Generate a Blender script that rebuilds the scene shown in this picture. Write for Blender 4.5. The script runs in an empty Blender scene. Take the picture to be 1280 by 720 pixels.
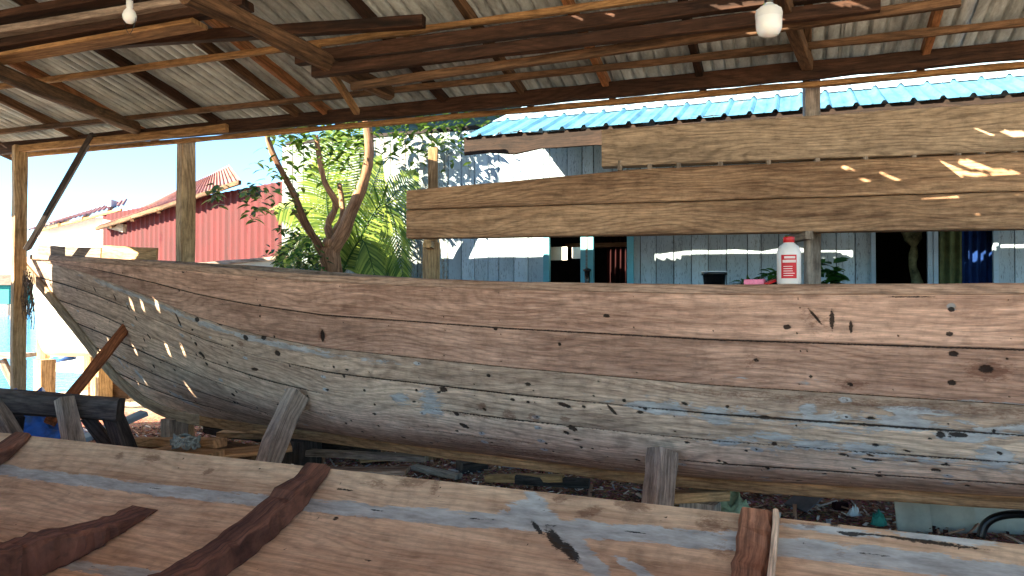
import bpy, math, random
import numpy as np
from mathutils import Vector, noise as mnoise
random.seed(7); RNG = np.random.default_rng(7)
C = bpy.context.scene.collection
sc = bpy.context.scene
V = lambda *a: np.array(a, float)

# ------------------------------------------------------------------ camera model
F = 950.0; HY = 372.0; EYE = V(0, 0, 1.6); PIT = math.atan((HY-360)/F)
def ray(px, py):
    x = (px-640)/F; y = (360-py)/F
    return V(x, math.cos(PIT)-y*math.sin(PIT), math.sin(PIT)+y*math.cos(PIT))
def at(px, py, Y):
    r = ray(px, py); return EYE + r*(Y/r[1])
def proj(P):
    P = np.asarray(P)-EYE
    c, s = math.cos(PIT), math.sin(PIT)
    d = P[..., 1]*c+P[..., 2]*s; u = -P[..., 1]*s+P[..., 2]*c
    return 640+F*P[..., 0]/d, 360-F*u/d, d
cam = bpy.data.cameras.new('camera'); co = bpy.data.objects.new('camera', cam); C.objects.link(co)
co.location = EYE; co.rotation_euler = (math.pi/2+PIT, 0, 0)
cam.sensor_width = 36; cam.lens = 36*F/1280; cam.clip_start = .05; cam.clip_end = 5000
sc.camera = co

# ------------------------------------------------------------------ light
SUN_EL = math.radians(26.5); SH = V(-.862, -.507, 0)
SV = V(SH[0]*math.cos(SUN_EL), SH[1]*math.cos(SUN_EL), math.sin(SUN_EL))
w = bpy.data.worlds.new('World'); sc.world = w; w.use_nodes = True
nt = w.node_tree; bg = nt.nodes['Background']
sky = nt.nodes.new('ShaderNodeTexSky'); sky.sky_type = 'NISHITA'; sky.sun_disc = False
sky.sun_elevation = SUN_EL; sky.sun_rotation = math.atan2(SH[0], SH[1]); sky.altitude = 1500; sky.air_density = 1.0; sky.dust_density = .1; sky.ozone_density = 1.3
mx_ = nt.nodes.new('ShaderNodeMix'); mx_.data_type = 'RGBA'; mx_.blend_type = 'MULTIPLY'; mx_.inputs[0].default_value = 1
nt.links.new(sky.outputs[0], mx_.inputs[6]); mx_.inputs[7].default_value = (.60, .86, 1.0, 1); nt.links.new(mx_.outputs[2], bg.inputs[0]); bg.inputs[1].default_value = .072
sl = bpy.data.lights.new('sun', 'SUN'); sl.energy = 4.7; sl.angle = math.radians(.35); sl.color = (1, .86, .64)
so = bpy.data.objects.new('sun', sl); C.objects.link(so); so.rotation_euler = Vector(-SV).to_track_quat('-Z', 'Y').to_euler()
so.location = (-10, -6, 12)
sc.view_settings.view_transform = 'Standard'; sc.view_settings.look = 'None'; sc.view_settings.gamma = 1
sc.view_settings.exposure = 3.0
sc.render.engine = 'CYCLES'

# ------------------------------------------------------------------ materials
def s2l(r, g, b):
    f = lambda c: (c/255/12.92) if c/255 <= .04045 else ((c/255+.055)/1.055)**2.4
    return (f(r), f(g), f(b), 1)
class N:
    def __init__(s, name):
        s.m = bpy.data.materials.new(name); s.m.use_nodes = True; s.t = s.m.node_tree
        s.b = s.t.nodes['Principled BSDF']
    def new(s, ty, **k):
        n = s.t.nodes.new('ShaderNode'+ty)
        for a, v in k.items(): setattr(n, a, v)
        return n
    def link(s, a, b): s.t.links.new(a, b)
    def val(s, inp, v):
        if hasattr(v, 'is_output') or isinstance(v, bpy.types.NodeSocket): s.link(v, inp)
        else: inp.default_value = v
    def math(s, op, a, b=0.5, clamp=False):
        n = s.new('Math', operation=op, use_clamp=clamp); s.val(n.inputs[0], a); s.val(n.inputs[1], b); return n.outputs[0]
    def mix(s, f, a, b, mode='MIX'):
        n = s.new('Mix', data_type='RGBA', blend_type=mode); s.val(n.inputs[0], f); s.val(n.inputs[6], a); s.val(n.inputs[7], b); return n.outputs[2]
    def uv(s, sx, sy, sz=1, obj=False):
        tc = s.new('TexCoord'); mp = s.new('Mapping'); s.link(tc.outputs['Object' if obj else 'UV'], mp.inputs[0]); mp.inputs[3].default_value = (sx, sy, sz); return mp.outputs[0]
    def rnd(s): return s.new('ObjectInfo').outputs['Random']
    def noise(s, vec, scale=1, det=4, rough=.6, w=None, dist=0):
        n = s.new('TexNoise', noise_dimensions='4D'); s.link(vec, n.inputs['Vector']); n.inputs['Scale'].default_value = scale
        n.inputs['Detail'].default_value = det; n.inputs['Roughness'].default_value = rough; n.inputs['Distortion'].default_value = dist
        if w is not None: s.val(n.inputs['W'], w)
        return n.outputs['Fac']
    def ramp(s, f, stops, interp='LINEAR'):
        n = s.new('ValToRGB'); s.link(f, n.inputs[0]); e = n.color_ramp.elements; n.color_ramp.interpolation = interp
        while len(e) < len(stops): e.new(.5)
        for i, (p, c) in enumerate(stops):
            e[i].position = p; e[i].color = c if isinstance(c, tuple) else (c, c, c, 1)
        return n.outputs[0]
    def attr(s, name): return s.new('Attribute', attribute_name=name).outputs['Fac']
    def bump(s, h, strength=.4, dist=.01):
        n = s.new('Bump'); s.link(h, n.inputs['Height']); n.inputs['Strength'].default_value = strength; n.inputs['Distance'].default_value = dist
        s.link(n.outputs[0], s.b.inputs['Normal'])
    def done(s, col, rough=.8, spec=.3, metal=0):
        s.val(s.b.inputs['Base Color'], col); s.val(s.b.inputs['Roughness'], rough)
        s.b.inputs['Specular IOR Level'].default_value = spec; s.b.inputs['Metallic'].default_value = metal; return s.m

def wood(name, dark, light, grain=34, rough=.85, cracks=.5, stain=.4, attrs=False, putty=(116, 126, 136), bstr=.5, fine_=.85):
    n = N(name); W = n.math('MULTIPLY', n.rnd(), 37.0)
    if attrs: W = n.math('ADD', W, n.math('MULTIPLY', n.attr('plank'), 3.7))
    g1 = n.noise(n.uv(2.2, grain), 1, 6, .7, W, .8)
    g2 = n.noise(n.uv(.55, 3.2), 1, 4, .6, W, .4)
    g3 = n.noise(n.uv(9, 160), 1, 4, .7, W)
    g4 = n.noise(n.uv(14, 14), 1, 5, .7, W)
    f = n.math('ADD', n.math('MULTIPLY', g1, .6), n.math('MULTIPLY', g2, .4))
    col = n.ramp(f, [(.38, s2l(*dark)), (.60, s2l(*light))])
    fine = n.ramp(g3, [(.34, .50), (.5, .95), (.66, 1.3)])
    col = n.mix(fine_, col, fine, 'MULTIPLY')
    tcu = n.new('TexCoord'); sxy = n.new('SeparateXYZ'); n.link(tcu.outputs['UV'], sxy.inputs[0])
    wv = n.noise(n.uv(.75, 3.0), 1, 2, .4, n.math('ADD', W, 21.0)); wr = n.noise(n.uv(5, 12), 1, 2, .5, W)
    ph = n.math('ADD', n.math('ADD', n.math('MULTIPLY', sxy.outputs[1], 150.0), n.math('MULTIPLY', wv, 95.0)), n.math('MULTIPLY', wr, 5.0))
    ring = n.math('ADD', n.math('MULTIPLY', n.math('SINE', ph, 0.0), .5), .5)
    col = n.mix(.15+.75*fine_, col, n.ramp(ring, [(0, .66), (.35, .98), (1, 1.1)]), 'MULTIPLY')
    st = n.ramp(g2, [(.30, .55), (.5, 1.0)])
    col = n.mix(stain, col, st, 'MULTIPLY')
    mott = n.ramp(g4, [(.34, .6), (.5, 1.0), (.66, 1.2)]); col = n.mix(.6, col, mott, 'MULTIPLY')
    ck = n.noise(n.uv(1.6, 70), 1, 4, .75, n.math('ADD', W, 9.0), 1.2)
    ckm = n.ramp(ck, [(.69-.05*cracks, 0.0), (.73, 1.0)])
    col = n.mix(n.math('MULTIPLY', ckm, .85), col, s2l(38, 28, 22))
    ck2 = n.noise(n.uv(8, 190), 1, 3, .7, n.math('ADD', W, 4.0), .8); ckm2 = n.ramp(ck2, [(.62, 0.0), (.68, 1.0)])
    col = n.mix(n.math('MULTIPLY', ckm2, .28+.3*cracks), col, s2l(60, 44, 34))
    ck3 = n.noise(n.uv(6, 130), 1, 3, .7, n.math('ADD', W, 14.0), .6); col = n.mix(n.math('MULTIPLY', n.ramp(ck3, [(.62, 0.0), (.70, 1.0)]), .35), col, s2l(*[min(255, int(c*1.12)) for c in light]))
    h = n.math('ADD', n.math('MULTIPLY', g1, .5), n.math('MULTIPLY', g3, .4))
    h = n.math('SUBTRACT', h, n.math('MULTIPLY', ckm, 1.2))
    if attrs:
        if True:
            pl = n.math('SUBTRACT', n.math('FRACT', n.math('MULTIPLY', n.attr('plank'), .377)), .5)
            col = n.mix(1, col, n.ramp(n.math('ADD', pl, .5), [(0, .82), (1, 1.16)]), 'MULTIPLY')
        pn = n.noise(n.uv(5.0, 24), 1, 8, .8, 3.3, 1.0)
        pm = n.math('ADD', n.attr('putty'), n.math('MULTIPLY', n.math('SUBTRACT', pn, .5), 3.0))
        pm = n.ramp(pm, [(.47, 0.0), (.60, 1.0)])
        pt = n.noise(n.uv(6, 26), 1, 4, .7, 1.0)
        pc = n.ramp(pt, [(.3, s2l(int(putty[0]*.72), int(putty[1]*.72), int(putty[2]*.72))), (.65, s2l(*[min(255, int(c*1.14)) for c in putty]))])
        col = n.mix(n.math('MULTIPLY', pm, .9), col, pc)
        sn = n.noise(n.uv(30, 75), 1, 6, .8, 5.1, .5)
        sm = n.ramp(n.math('ADD', n.attr('stain'), n.math('MULTIPLY', n.math('SUBTRACT', sn, .5), 2.8)), [(.38, 0.0), (.85, 1.0)])
        col = n.mix(n.math('MULTIPLY', sm, .6), col, s2l(92, 52, 34))
        dk = n.math('ADD', n.attr('dark'), n.math('MULTIPLY', n.math('SUBTRACT', n.noise(n.uv(60, 130), 1, 4, .75, 2.0), .5), 1.6))
        dk = n.ramp(dk, [(.40, 0.0), (.58, 1.0)])
        col = n.mix(n.math('MULTIPLY', dk, .93), col, s2l(24, 17, 13))
        h = n.math('SUBTRACT', h, n.math('MULTIPLY', dk, 1.5)); h = n.math('ADD', h, n.math('MULTIPLY', pm, .3))
    n.bump(h, bstr, .006)
    return n.done(col, rough, .25)

def plain(name, c, rough=.6, spec=.4, metal=0, var=.25, scale=8, c2=None, bstr=.15):
    n = N(name); g = n.noise(n.uv(scale, scale, scale, obj=True), 1, 5, .65, n.math('MULTIPLY', n.rnd(), 11.0))
    a = s2l(*[int(x*(1-var)) for x in c]); b = s2l(*(c2 or c))
    n.bump(g, bstr, .005)
    return n.done(n.ramp(g, [(.33, a), (.62, b)]), rough, spec, metal)

def metal_sheet(name, base, rust, rustamt=.5, rough=.45, metal=.6, streak=(2.5, 10)):
    n = N(name); W = n.math('MULTIPLY', n.rnd(), 23.0)
    g = n.noise(n.uv(1.5, 1.5), 1, 6, .7, W); st = n.noise(n.uv(streak[0], streak[1]), 1, 5, .7, W, .5); f = n.noise(n.uv(25, 60), 1, 4, .7, W)
    col = n.ramp(st, [(.3, s2l(*[int(c*.62) for c in base])), (.6, s2l(*base))])
    col = n.mix(.5, col, n.ramp(f, [(.3, .7), (.65, 1.15)]), 'MULTIPLY')
    sh = n.ramp(n.rnd(), [(0, .62), (1, 1.1)]); col = n.mix(.8, col, sh, 'MULTIPLY')
    rm = n.ramp(n.math('ADD', n.math('MULTIPLY', g, .7), n.math('MULTIPLY', st, .3)), [(.62-.22*rustamt, 0.0), (.72-.1*rustamt, 1.0)])
    col = n.mix(n.math('MULTIPLY', rm, .75), col, s2l(*rust))
    n.bump(f, .15, .003)
    n.done(col, n.math('ADD', n.math('MULTIPLY', rm, .3), rough), .4); n.b.inputs['Metallic'].default_value = metal
    return n.m

def painted(name, paint, woodc, amt=.6, scale=(2.2, 38), rough=.7):
    """flaking paint on boards, u across the board (random per board through 'plank'), v up"""
    n = N(name); P = n.math('MULTIPLY', n.attr('plank'), 2.31)
    st = n.noise(n.uv(scale[1], scale[0]), 1, 6, .75, P, .6); g = n.noise(n.uv(2, 1.2), 1, 4, .6, P); f = n.noise(n.uv(140, 26), 1, 4, .7, P)
    pc = n.ramp(g, [(.3, s2l(*[int(c*.80) for c in paint])), (.6, s2l(*paint))])
    pc = n.mix(1, pc, n.ramp(n.math('FRACT', n.math('MULTIPLY', n.attr('plank'), .377)), [(0, .74), (1, 1.1)]), 'MULTIPLY')
    wc = n.ramp(st, [(.35, s2l(*[int(c*.6) for c in woodc])), (.6, s2l(*woodc))])
    m = n.ramp(n.math('ADD', n.math('MULTIPLY', f, .55), n.math('MULTIPLY', st, .45)), [(.56-.12*amt, 1.0), (.64-.10*amt, 0.0)])
    col = n.mix(n.math('MULTIPLY', m, .9), wc, pc)
    n.bump(f, .3, .004)
    return n.done(col, rough, .3)

M = {}
M['hull_low'] = wood('weathered_hull_plank', (153, 128, 110), (220, 194, 169), grain=26, attrs=True, cracks=.45, stain=.35, putty=(168, 170, 170), fine_=.75, bstr=.7)
M['hull_top'] = wood('brown_topside_plank', (144, 109, 91), (212, 173, 149), grain=30, attrs=True, cracks=.35, stain=.35, putty=(150, 150, 150), fine_=.6, bstr=.6)
M['boat2'] = wood('tan_inside_plank', (182, 136, 104), (226, 184, 148), grain=20, attrs=True, cracks=0.1, stain=.25, putty=(166, 162, 156), bstr=.35, fine_=.4)
M['fasciawood'] = wood('dark_fascia_wood', (26, 19, 15), (52, 38, 30), grain=26)
M['stem'] = wood('grey_tan_stem_wood', (132, 112, 90), (190, 170, 142), grain=26, cracks=.5, stain=.4)
M['keel'] = wood('pale_keel_wood', (150, 112, 76), (205, 165, 118), grain=30, cracks=.3, stain=.4)
M['gunwale'] = wood('gunwale_wood', (128, 98, 80), (186, 156, 134), grain=30, cracks=.5, stain=.4)
M['edge'] = wood('fresh_plank_edge', (190, 150, 120), (226, 190, 160), grain=40, cracks=0, stain=.2)
M['rib'] = wood('dark_red_rib_wood', (70, 42, 34), (136, 88, 68), grain=24, cracks=.9, stain=.7, bstr=.9)
M['rib2'] = wood('reddish_rib_wood', (112, 66, 46), (168, 112, 84), grain=24, cracks=.5, stain=.5)
M['old'] = wood('old_grey_wood', (112, 98, 88), (180, 163, 148), grain=22, cracks=1, stain=.6, bstr=.8)
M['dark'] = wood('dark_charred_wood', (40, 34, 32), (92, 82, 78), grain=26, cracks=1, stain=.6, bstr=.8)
M['roofwood'] = wood('red_brown_roof_wood', (60, 46, 36), (128, 96, 70), grain=26, cracks=.6, stain=.5)
M['tanroof'] = wood('orange_tan_rafter_wood', (110, 70, 44), (178, 124, 84), grain=26, cracks=.6, stain=.5)
M['darkroof'] = wood('dark_brown_roof_wood', (34, 23, 18), (80, 54, 40), grain=26, cracks=.6, stain=.5)
M['paleroof'] = wood('pale_roof_wood', (128, 92, 58), (196, 152, 104), grain=26, cracks=.5, stain=.5)
M['stack'] = wood('sawn_brown_timber', (126, 94, 72), (190, 154, 122), grain=24, cracks=.8, stain=.45, bstr=.8)
M['stackgrey'] = wood('sawn_grey_timber', (132, 112, 94), (192, 166, 140), grain=20, cracks=.8, stain=.5, bstr=.8)
M['post'] = wood('pale_post_wood', (128, 98, 66), (198, 166, 124), grain=22, cracks=.6, stain=.5)
M['stakered'] = wood('red_brown_stake_wood', (96, 54, 34), (158, 96, 62), grain=24, cracks=.4, stain=.4)
M['fresh'] = wood('fresh_offcut_wood', (160, 118, 80), (206, 164, 118), grain=24, cracks=.3, stain=.4)
M['bark'] = wood('bark', (60, 44, 34), (124, 96, 74), grain=14, cracks=1, stain=.7, bstr=1)
M['trunk'] = wood('tree_trunk_bark', (96, 66, 48), (176, 134, 104), grain=18, cracks=.9, stain=.5, bstr=1)
M['roofmetal'] = metal_sheet('silver_corrugated_metal', (220, 228, 230), (124, 88, 58), .22, .5, .1)
M['bluemetal'] = metal_sheet('blue_roof_metal', (84, 138, 164), (120, 120, 112), .16, .42, .1)
M['blueglare'] = metal_sheet('glare_blue_roof_metal', (196, 224, 236), (150, 150, 150), .0, .4, .1)  # upper roof sheets: sun glare put into a paler base colour
M['redmetal'] = metal_sheet('red_cladding_metal', (84, 6, 14), (70, 30, 42), .2, .75, .0, streak=(1, 6))
M['rustroof'] = metal_sheet('rusty_lean_to_metal', (170, 120, 106), (112, 62, 44), .7, .6, .2)
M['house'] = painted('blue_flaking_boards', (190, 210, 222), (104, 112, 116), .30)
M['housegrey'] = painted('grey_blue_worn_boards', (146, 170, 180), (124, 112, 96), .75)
M['frame'] = painted('cyan_window_frame_paint', (120, 206, 226), (120, 130, 130), .1)
M['framew'] = painted('pale_blue_window_frame_paint', (190, 216, 236), (120, 130, 130), .1)
M['white'] = plain('white_boat_paint', (232, 230, 222), .6, .3, var=.14, scale=3)
M['plaster'] = plain('whitewashed_plaster', (236, 232, 222), .85, .2, var=.08, scale=3)
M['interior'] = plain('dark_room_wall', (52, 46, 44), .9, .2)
M['black'] = plain('black_glazed_pot', (22, 22, 24), .25, .5)
M['plasticw'] = plain('milky_white_plastic', (226, 228, 228), .35, .5, var=.05)
M['capred'] = plain('red_plastic_cap', (190, 28, 34), .35, .5, var=.1)
M['labelred'] = plain('red_label_paper', (196, 30, 44), .5, .4, var=.12)
M['labelw'] = plain('white_label_print', (236, 220, 220), .5, .4, var=.1)
M['pink'] = plain('pink_soap_wrapper', (232, 120, 160), .4, .5, var=.2, scale=30)
M['blacksteel'] = plain('black_rubber_hose', (20, 21, 24), .35, .5)
M['tarp'] = plain('blue_tarpaulin', (30, 92, 178), .45, .4, var=.4, scale=9)
M['rope'] = plain('grey_green_rope_fibre', (150, 158, 150), .9, .2, var=.4, scale=40)
M['fibre'] = plain('dry_net_fibre', (120, 104, 92), .9, .2, var=.5, scale=40)
M['cardboard'] = plain('dull_cardboard', (204, 198, 184), .85, .2, var=.15, scale=5)
M['cloth'] = plain('pale_green_scrap', (170, 178, 140), .8, .2, var=.3, scale=14)
M['slate'] = plain('grey_purple_scrap_sheet', (96, 88, 92), .7, .3, var=.3)
M['curtred'] = plain('dull_red_curtain', (46, 20, 22), .9, .1, var=.4)
M['curtgreen'] = plain('olive_curtain', (88, 96, 66), .9, .1, var=.3)
M['curtblue'] = plain('navy_curtain', (22, 48, 98), .9, .1, var=.3)
M['knot'] = plain('knotted_olive_curtain', (112, 112, 84), .9, .1, var=.5, scale=20)
M['bolt'] = plain('rusty_bolt', (92, 70, 56), .6, .5, metal=.6)
M['green'] = plain('sea_green_hut_boards', (70, 150, 130), .8, .2)
def leafmat(name, a, b, trans=.35):
    n = N(name); g = n.noise(n.uv(5, 5, 5, obj=True), 1, 3, .6, 0.0); r = n.attr('leaf')
    col = n.mix(r, s2l(*a), s2l(*b)); col = n.mix(.5, col, n.ramp(g, [(.3, .6), (.65, 1.2)]), 'MULTIPLY')
    n.done(col, .5, .4); tr = n.new('BsdfTranslucent'); n.link(col, tr.inputs[0]); mx = n.new('MixShader'); mx.inputs[0].default_value = trans
    n.link(n.b.outputs[0], mx.inputs[1]); n.link(tr.outputs[0], mx.inputs[2]); n.link(mx.outputs[0], n.t.nodes['Material Output'].inputs[0]); return n.m
M['leaf'] = leafmat('broad_leaf', (34, 66, 24), (120, 150, 56))
M['leafdark'] = leafmat('dark_glossy_leaf', (22, 58, 26), (70, 118, 44))
M['palm'] = leafmat('palm_leaflet', (52, 92, 34), (164, 184, 84))
def ground_mat():
    n = N('reddish_debris_ground'); v = n.uv(1, 1, 1, obj=True)
    a = n.noise(v, 1.2, 5, .6, 0.0); b = n.noise(v, 38, 6, .75, 1.0, .6); c = n.noise(v, 9, 5, .7, 2.0)
    vo = n.new('TexVoronoi'); n.link(v, vo.inputs['Vector']); vo.inputs['Scale'].default_value = 60
    col = n.ramp(b, [(.34, s2l(62, 42, 36)), (.52, s2l(146, 100, 82)), (.68, s2l(204, 180, 164))])
    col = n.mix(.5, col, vo.outputs['Color'], 'OVERLAY'); col = n.mix(.5, col, n.ramp(c, [(.35, .6), (.6, 1.1)]), 'MULTIPLY')
    sand = n.new('TexCoord'); sp = n.new('SeparateXYZ'); n.link(sand.outputs['Object'], sp.inputs[0])
    m = n.ramp(n.math('ADD', n.math('MULTIPLY', n.math('MAXIMUM', n.math('SUBTRACT', sp.outputs[1], 8.6), n.math('MAXIMUM', n.math('SUBTRACT', -.5, sp.outputs[1]), n.math('SUBTRACT', -6.5, sp.outputs[0]))), .6), n.math('MULTIPLY', n.math('SUBTRACT', a, .5), 1.0)), [(0.2, 0.0), (.8, 1.0)])
    col = n.mix(m, col, n.ramp(c, [(.3, s2l(182, 166, 140)), (.6, s2l(222, 206, 178))]))  # pale sand, also laid behind the camera to bounce sun into the shade
    n.bump(n.math('ADD', n.math('MULTIPLY', b, .6), c), .9, .03)
    return n.done(col, .95, .15)
M['ground'] = ground_mat()
def chip_mat():
    n = N('wood_chips'); r = n.attr('leaf')
    return n.done(n.ramp(r, [(0, s2l(60, 38, 32)), (.4, s2l(140, 92, 74)), (.7, s2l(186, 144, 116)), (.88, s2l(222, 210, 198)), (1, s2l(140, 150, 160))]), .9, .2)
M['chips'] = chip_mat()
def water_mat():
    n = N('sea_water'); v = n.uv(1, 1, 1, obj=True); a = n.noise(v, 2.6, 4, .6, 0.0); b = n.noise(v, .5, 3, .5, 1.0)
    n.bump(n.math('ADD', a, b), .55, .2)
    return n.done(n.ramp(b, [(.3, s2l(28, 92, 140)), (.7, s2l(66, 140, 176))]), .12, .5)
M['water'] = water_mat()
def bulbmat():
    n = N('frosted_bulb_glass'); n.done((.86, .88, .88, 1), .25, .5); n.b.inputs['Subsurface Weight'].default_value = .2; return n.m
M['bulb'] = bulbmat()

# ------------------------------------------------------------------ object helpers
def tag(o, label=None, cat=None, group=None, kind=None):
    if label: o['label'] = label
    if cat: o['category'] = cat
    if group: o['group'] = group
    if kind: o['kind'] = kind
    return o
def thing(name, loc, label, cat, group=None):
    o = bpy.data.objects.new(name, None); C.objects.link(o); o.location = tuple(float(v) for v in loc); o.empty_display_size = .2
    return tag(o, label, cat, group)
def wloc(o):
    p = np.zeros(3)
    while o is not None: p = p+np.array(o.location); o = o.parent
    return p
def link(name, verts, faces, mat, parent=None, uvs=None, smooth=False, attrs=None, mats=None, midx=None, origin=None):
    verts = np.asarray(verts, float)
    if parent is not None: org = wloc(parent); loc = (0, 0, 0)
    else:
        org = verts.mean(0) if origin is None else np.asarray(origin, float)
        if origin is None: org[2] = verts[:, 2].min()
        loc = tuple(org)
    me = bpy.data.meshes.new(name)
    if isinstance(faces, np.ndarray):
        nv, nf = len(verts), len(faces); k = faces.shape[1]
        me.vertices.add(nv); me.vertices.foreach_set('co', (verts-org).astype(np.float32).ravel())
        me.loops.add(nf*k); me.loops.foreach_set('vertex_index', faces.astype(np.int32).ravel())
        me.polygons.add(nf); me.polygons.foreach_set('loop_start', np.arange(0, nf*k, k, dtype=np.int32)); me.polygons.foreach_set('loop_total', np.full(nf, k, np.int32))
        me.update(calc_edges=True)
    else:
        me.from_pydata((verts-org).tolist(), [], [list(map(int, f)) for f in faces])
    lv = np.empty(len(me.loops), np.int32); me.loops.foreach_get('vertex_index', lv)
    ul = me.uv_layers.new(name='UVMap')
    if uvs is None:
        me.update(); uv = np.zeros((len(me.loops), 2)); ext = verts.max(0)-verts.min(0); la = int(np.argmax(ext))
        for p in me.polygons:
            nn = np.abs(np.array(p.normal)); ax = [a for a in range(3) if a != int(np.argmax(nn))]
            if la in ax: ax = [la]+[a for a in ax if a != la]
            for li in p.loop_indices: v = verts[lv[li]]; uv[li] = (v[ax[0]], v[ax[1]])
    else:
        uvs = np.asarray(uvs, float); uv = uvs if len(uvs) == len(lv) and len(uvs) != len(verts) else uvs[lv]
    ul.data.foreach_set('uv', uv.astype(np.float32).ravel())
    for k, a in (attrs or {}).items():
        at_ = me.attributes.new(k, 'FLOAT', 'POINT'); at_.data.foreach_set('value', np.asarray(a, np.float32).ravel())
    for m_ in (mats or [mat]): me.materials.append(m_)
    if midx is not None: me.polygons.foreach_set('material_index', np.asarray(midx, np.int32))
    if smooth: me.polygons.foreach_set('use_smooth', np.ones(len(me.polygons), bool))
    me.validate(); me.update()
    o = bpy.data.objects.new(name, me); C.objects.link(o); o.location = loc
    if parent is not None: o.parent = parent
    return o
def gridfaces(n, m, off=0, closed=False):
    i = np.arange(n-1)[:, None]; mm = m if closed else m-1; j = np.arange(mm)[None, :]; j2 = (j+1) % m
    f = np.stack([i*m+j, i*m+j2, (i+1)*m+j2, (i+1)*m+j], -1).reshape(-1, 4); return f+off
def grid(name, P, mat, parent=None, UV=None, attrs=None, smooth=True, **k):
    n, m = P.shape[:2]
    return link(name, P.reshape(-1, 3), gridfaces(n, m), mat, parent, None if UV is None else UV.reshape(-1, 2), smooth, attrs, **k)
def unit(v): v = np.asarray(v, float); return v/np.linalg.norm(v)
_sd = [0]
def sweep(name, pts, w, h, mat, parent=None, up=(0, 0, 1), jit=.003, bev=.006, round_=False, ws=None, hs=None, upl=None, **k):
    """rectangular (or round) section swept along a polyline, long-grain UVs, capped"""
    pts = np.asarray(pts, float); n = len(pts); _sd[0] += 1; rs = np.random.default_rng(_sd[0])
    ws = np.ones(n) if ws is None else np.asarray(ws); hs = np.ones(n) if hs is None else np.asarray(hs)
    L = np.concatenate([[0], np.cumsum(np.linalg.norm(np.diff(pts, axis=0), axis=1))])
    rings = []; per = None; u0 = rs.uniform(0, 20)
    for i in range(n):
        t = unit(pts[min(i+1, n-1)]-pts[max(i-1, 0)]); U = np.asarray(upl[i] if upl is not None else up, float)
        if abs(t@unit(U)) > .97: U = V(0, 1, 0) if abs(t[1]) < .9 else V(1, 0, 0)
        s = unit(np.cross(t, U)); u = np.cross(s, t); W = w*ws[i]/2; H = h*hs[i]/2
        if round_:
            q = [(math.cos(a)*W, math.sin(a)*H) for a in np.linspace(0, 2*math.pi, 12, endpoint=False)]
        else:
            b = min(bev, W*.6, H*.6); q = [(W, -H+b), (W, H-b), (W-b, H), (-W+b, H), (-W, H-b), (-W, -H+b), (-W+b, -H), (W-b, -H)]
        q = np.array(q); q = q*(1+rs.normal(0, jit/ max(w, .02), (1, 2)))+rs.normal(0, jit*.6, (len(q), 2))*(0 if n < 2 else 1)
        rings.append(pts[i]+q[:, :1]*s+q[:, 1:]*u)
        if per is None: per = np.concatenate([[0], np.cumsum(np.linalg.norm(np.diff(np.vstack([q, q[:1]]), axis=0), axis=1))])
    m = len(rings[0]); verts = np.vstack(rings); faces = []; uv = []
    for i in range(n-1):
        for j in range(m):
            j2 = (j+1) % m; faces.append([i*m+j, (i+1)*m+j, (i+1)*m+j2, i*m+j2])
            uv += [(L[i]+u0, per[j]), (L[i+1]+u0, per[j]), (L[i+1]+u0, per[j+1]), (L[i]+u0, per[j+1])]
    for base, rev in ((0, False), ((n-1)*m, True)):
        f = list(range(m)); f = f[::-1] if rev else f; faces.append([base+q for q in f])
        c = verts[base:base+m]; a = unit(c[2]-c[0]); bb = unit(c[4]-c[2])
        uv += [((verts[base+q]-c[0])@a*2+u0+3, (verts[base+q]-c[0])@bb*.6) for q in f]
    return link(name, verts, faces, mat, parent, np.array(uv), round_, **k)
def beam(name, A, B, w, h, mat, parent=None, seg=.25, bow=0, **k):
    A, B = np.asarray(A, float), np.asarray(B, float); n = max(2, int(np.linalg.norm(B-A)/seg)+1); t = np.linspace(0, 1, n)[:, None]
    P = A+(B-A)*t
    if bow: P = P+V(0, 0, 1)*(bow*np.sin(np.pi*t))
    return sweep(name, P, w, h, mat, parent, **k)
def board(name, c, L, W, T, yaw, mat, parent=None, tilt=0, roll=0, **k):
    d = V(math.cos(yaw)*math.cos(tilt), math.sin(yaw)*math.cos(tilt), math.sin(tilt)); c = np.asarray(c, float)
    s = V(-math.sin(yaw), math.cos(yaw), 0); u = np.cross(d, s); u = u*math.cos(roll)+s*math.sin(roll)
    return beam(name, c-d*L/2, c+d*L/2, W, T, mat, parent, up=u, **k)
def box(name, lo, hi, mat, parent=None, **k):
    lo, hi = np.asarray(lo, float), np.asarray(hi, float)
    v = np.array([[x, y, z] for x in (lo[0], hi[0]) for y in (lo[1], hi[1]) for z in (lo[2], hi[2])])
    f = [[0, 1, 3, 2], [4, 6, 7, 5], [0, 4, 5, 1], [2, 3, 7, 6], [0, 2, 6, 4], [1, 5, 7, 3]]
    return link(name, v, f, mat, parent, **k)
def lathe(name, prof, loc, mat, parent=None, n=40, a0=0, a1=2*math.pi, **k):
    full = abs(a1-a0-2*math.pi) < 1e-6; A = np.linspace(a0, a1, n, endpoint=not full); prof = np.array(prof, float)
    P = np.stack([np.outer(prof[:, 0], np.cos(A)), np.outer(prof[:, 0], np.sin(A)), np.repeat(prof[:, 1:2], n, 1)], -1)+np.asarray(loc)
    m = len(A); UV = np.stack(np.meshgrid(A*.05, prof[:, 1]), -1)
    return link(name, P.reshape(-1, 3), gridfaces(len(prof), m, closed=full), mat, parent, UV.reshape(-1, 2), True, **k)
def tube(name, pts, r, mat, parent=None, **k): return sweep(name, pts, 2*r, 2*r, mat, parent, round_=True, jit=0.0, **k)
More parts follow.
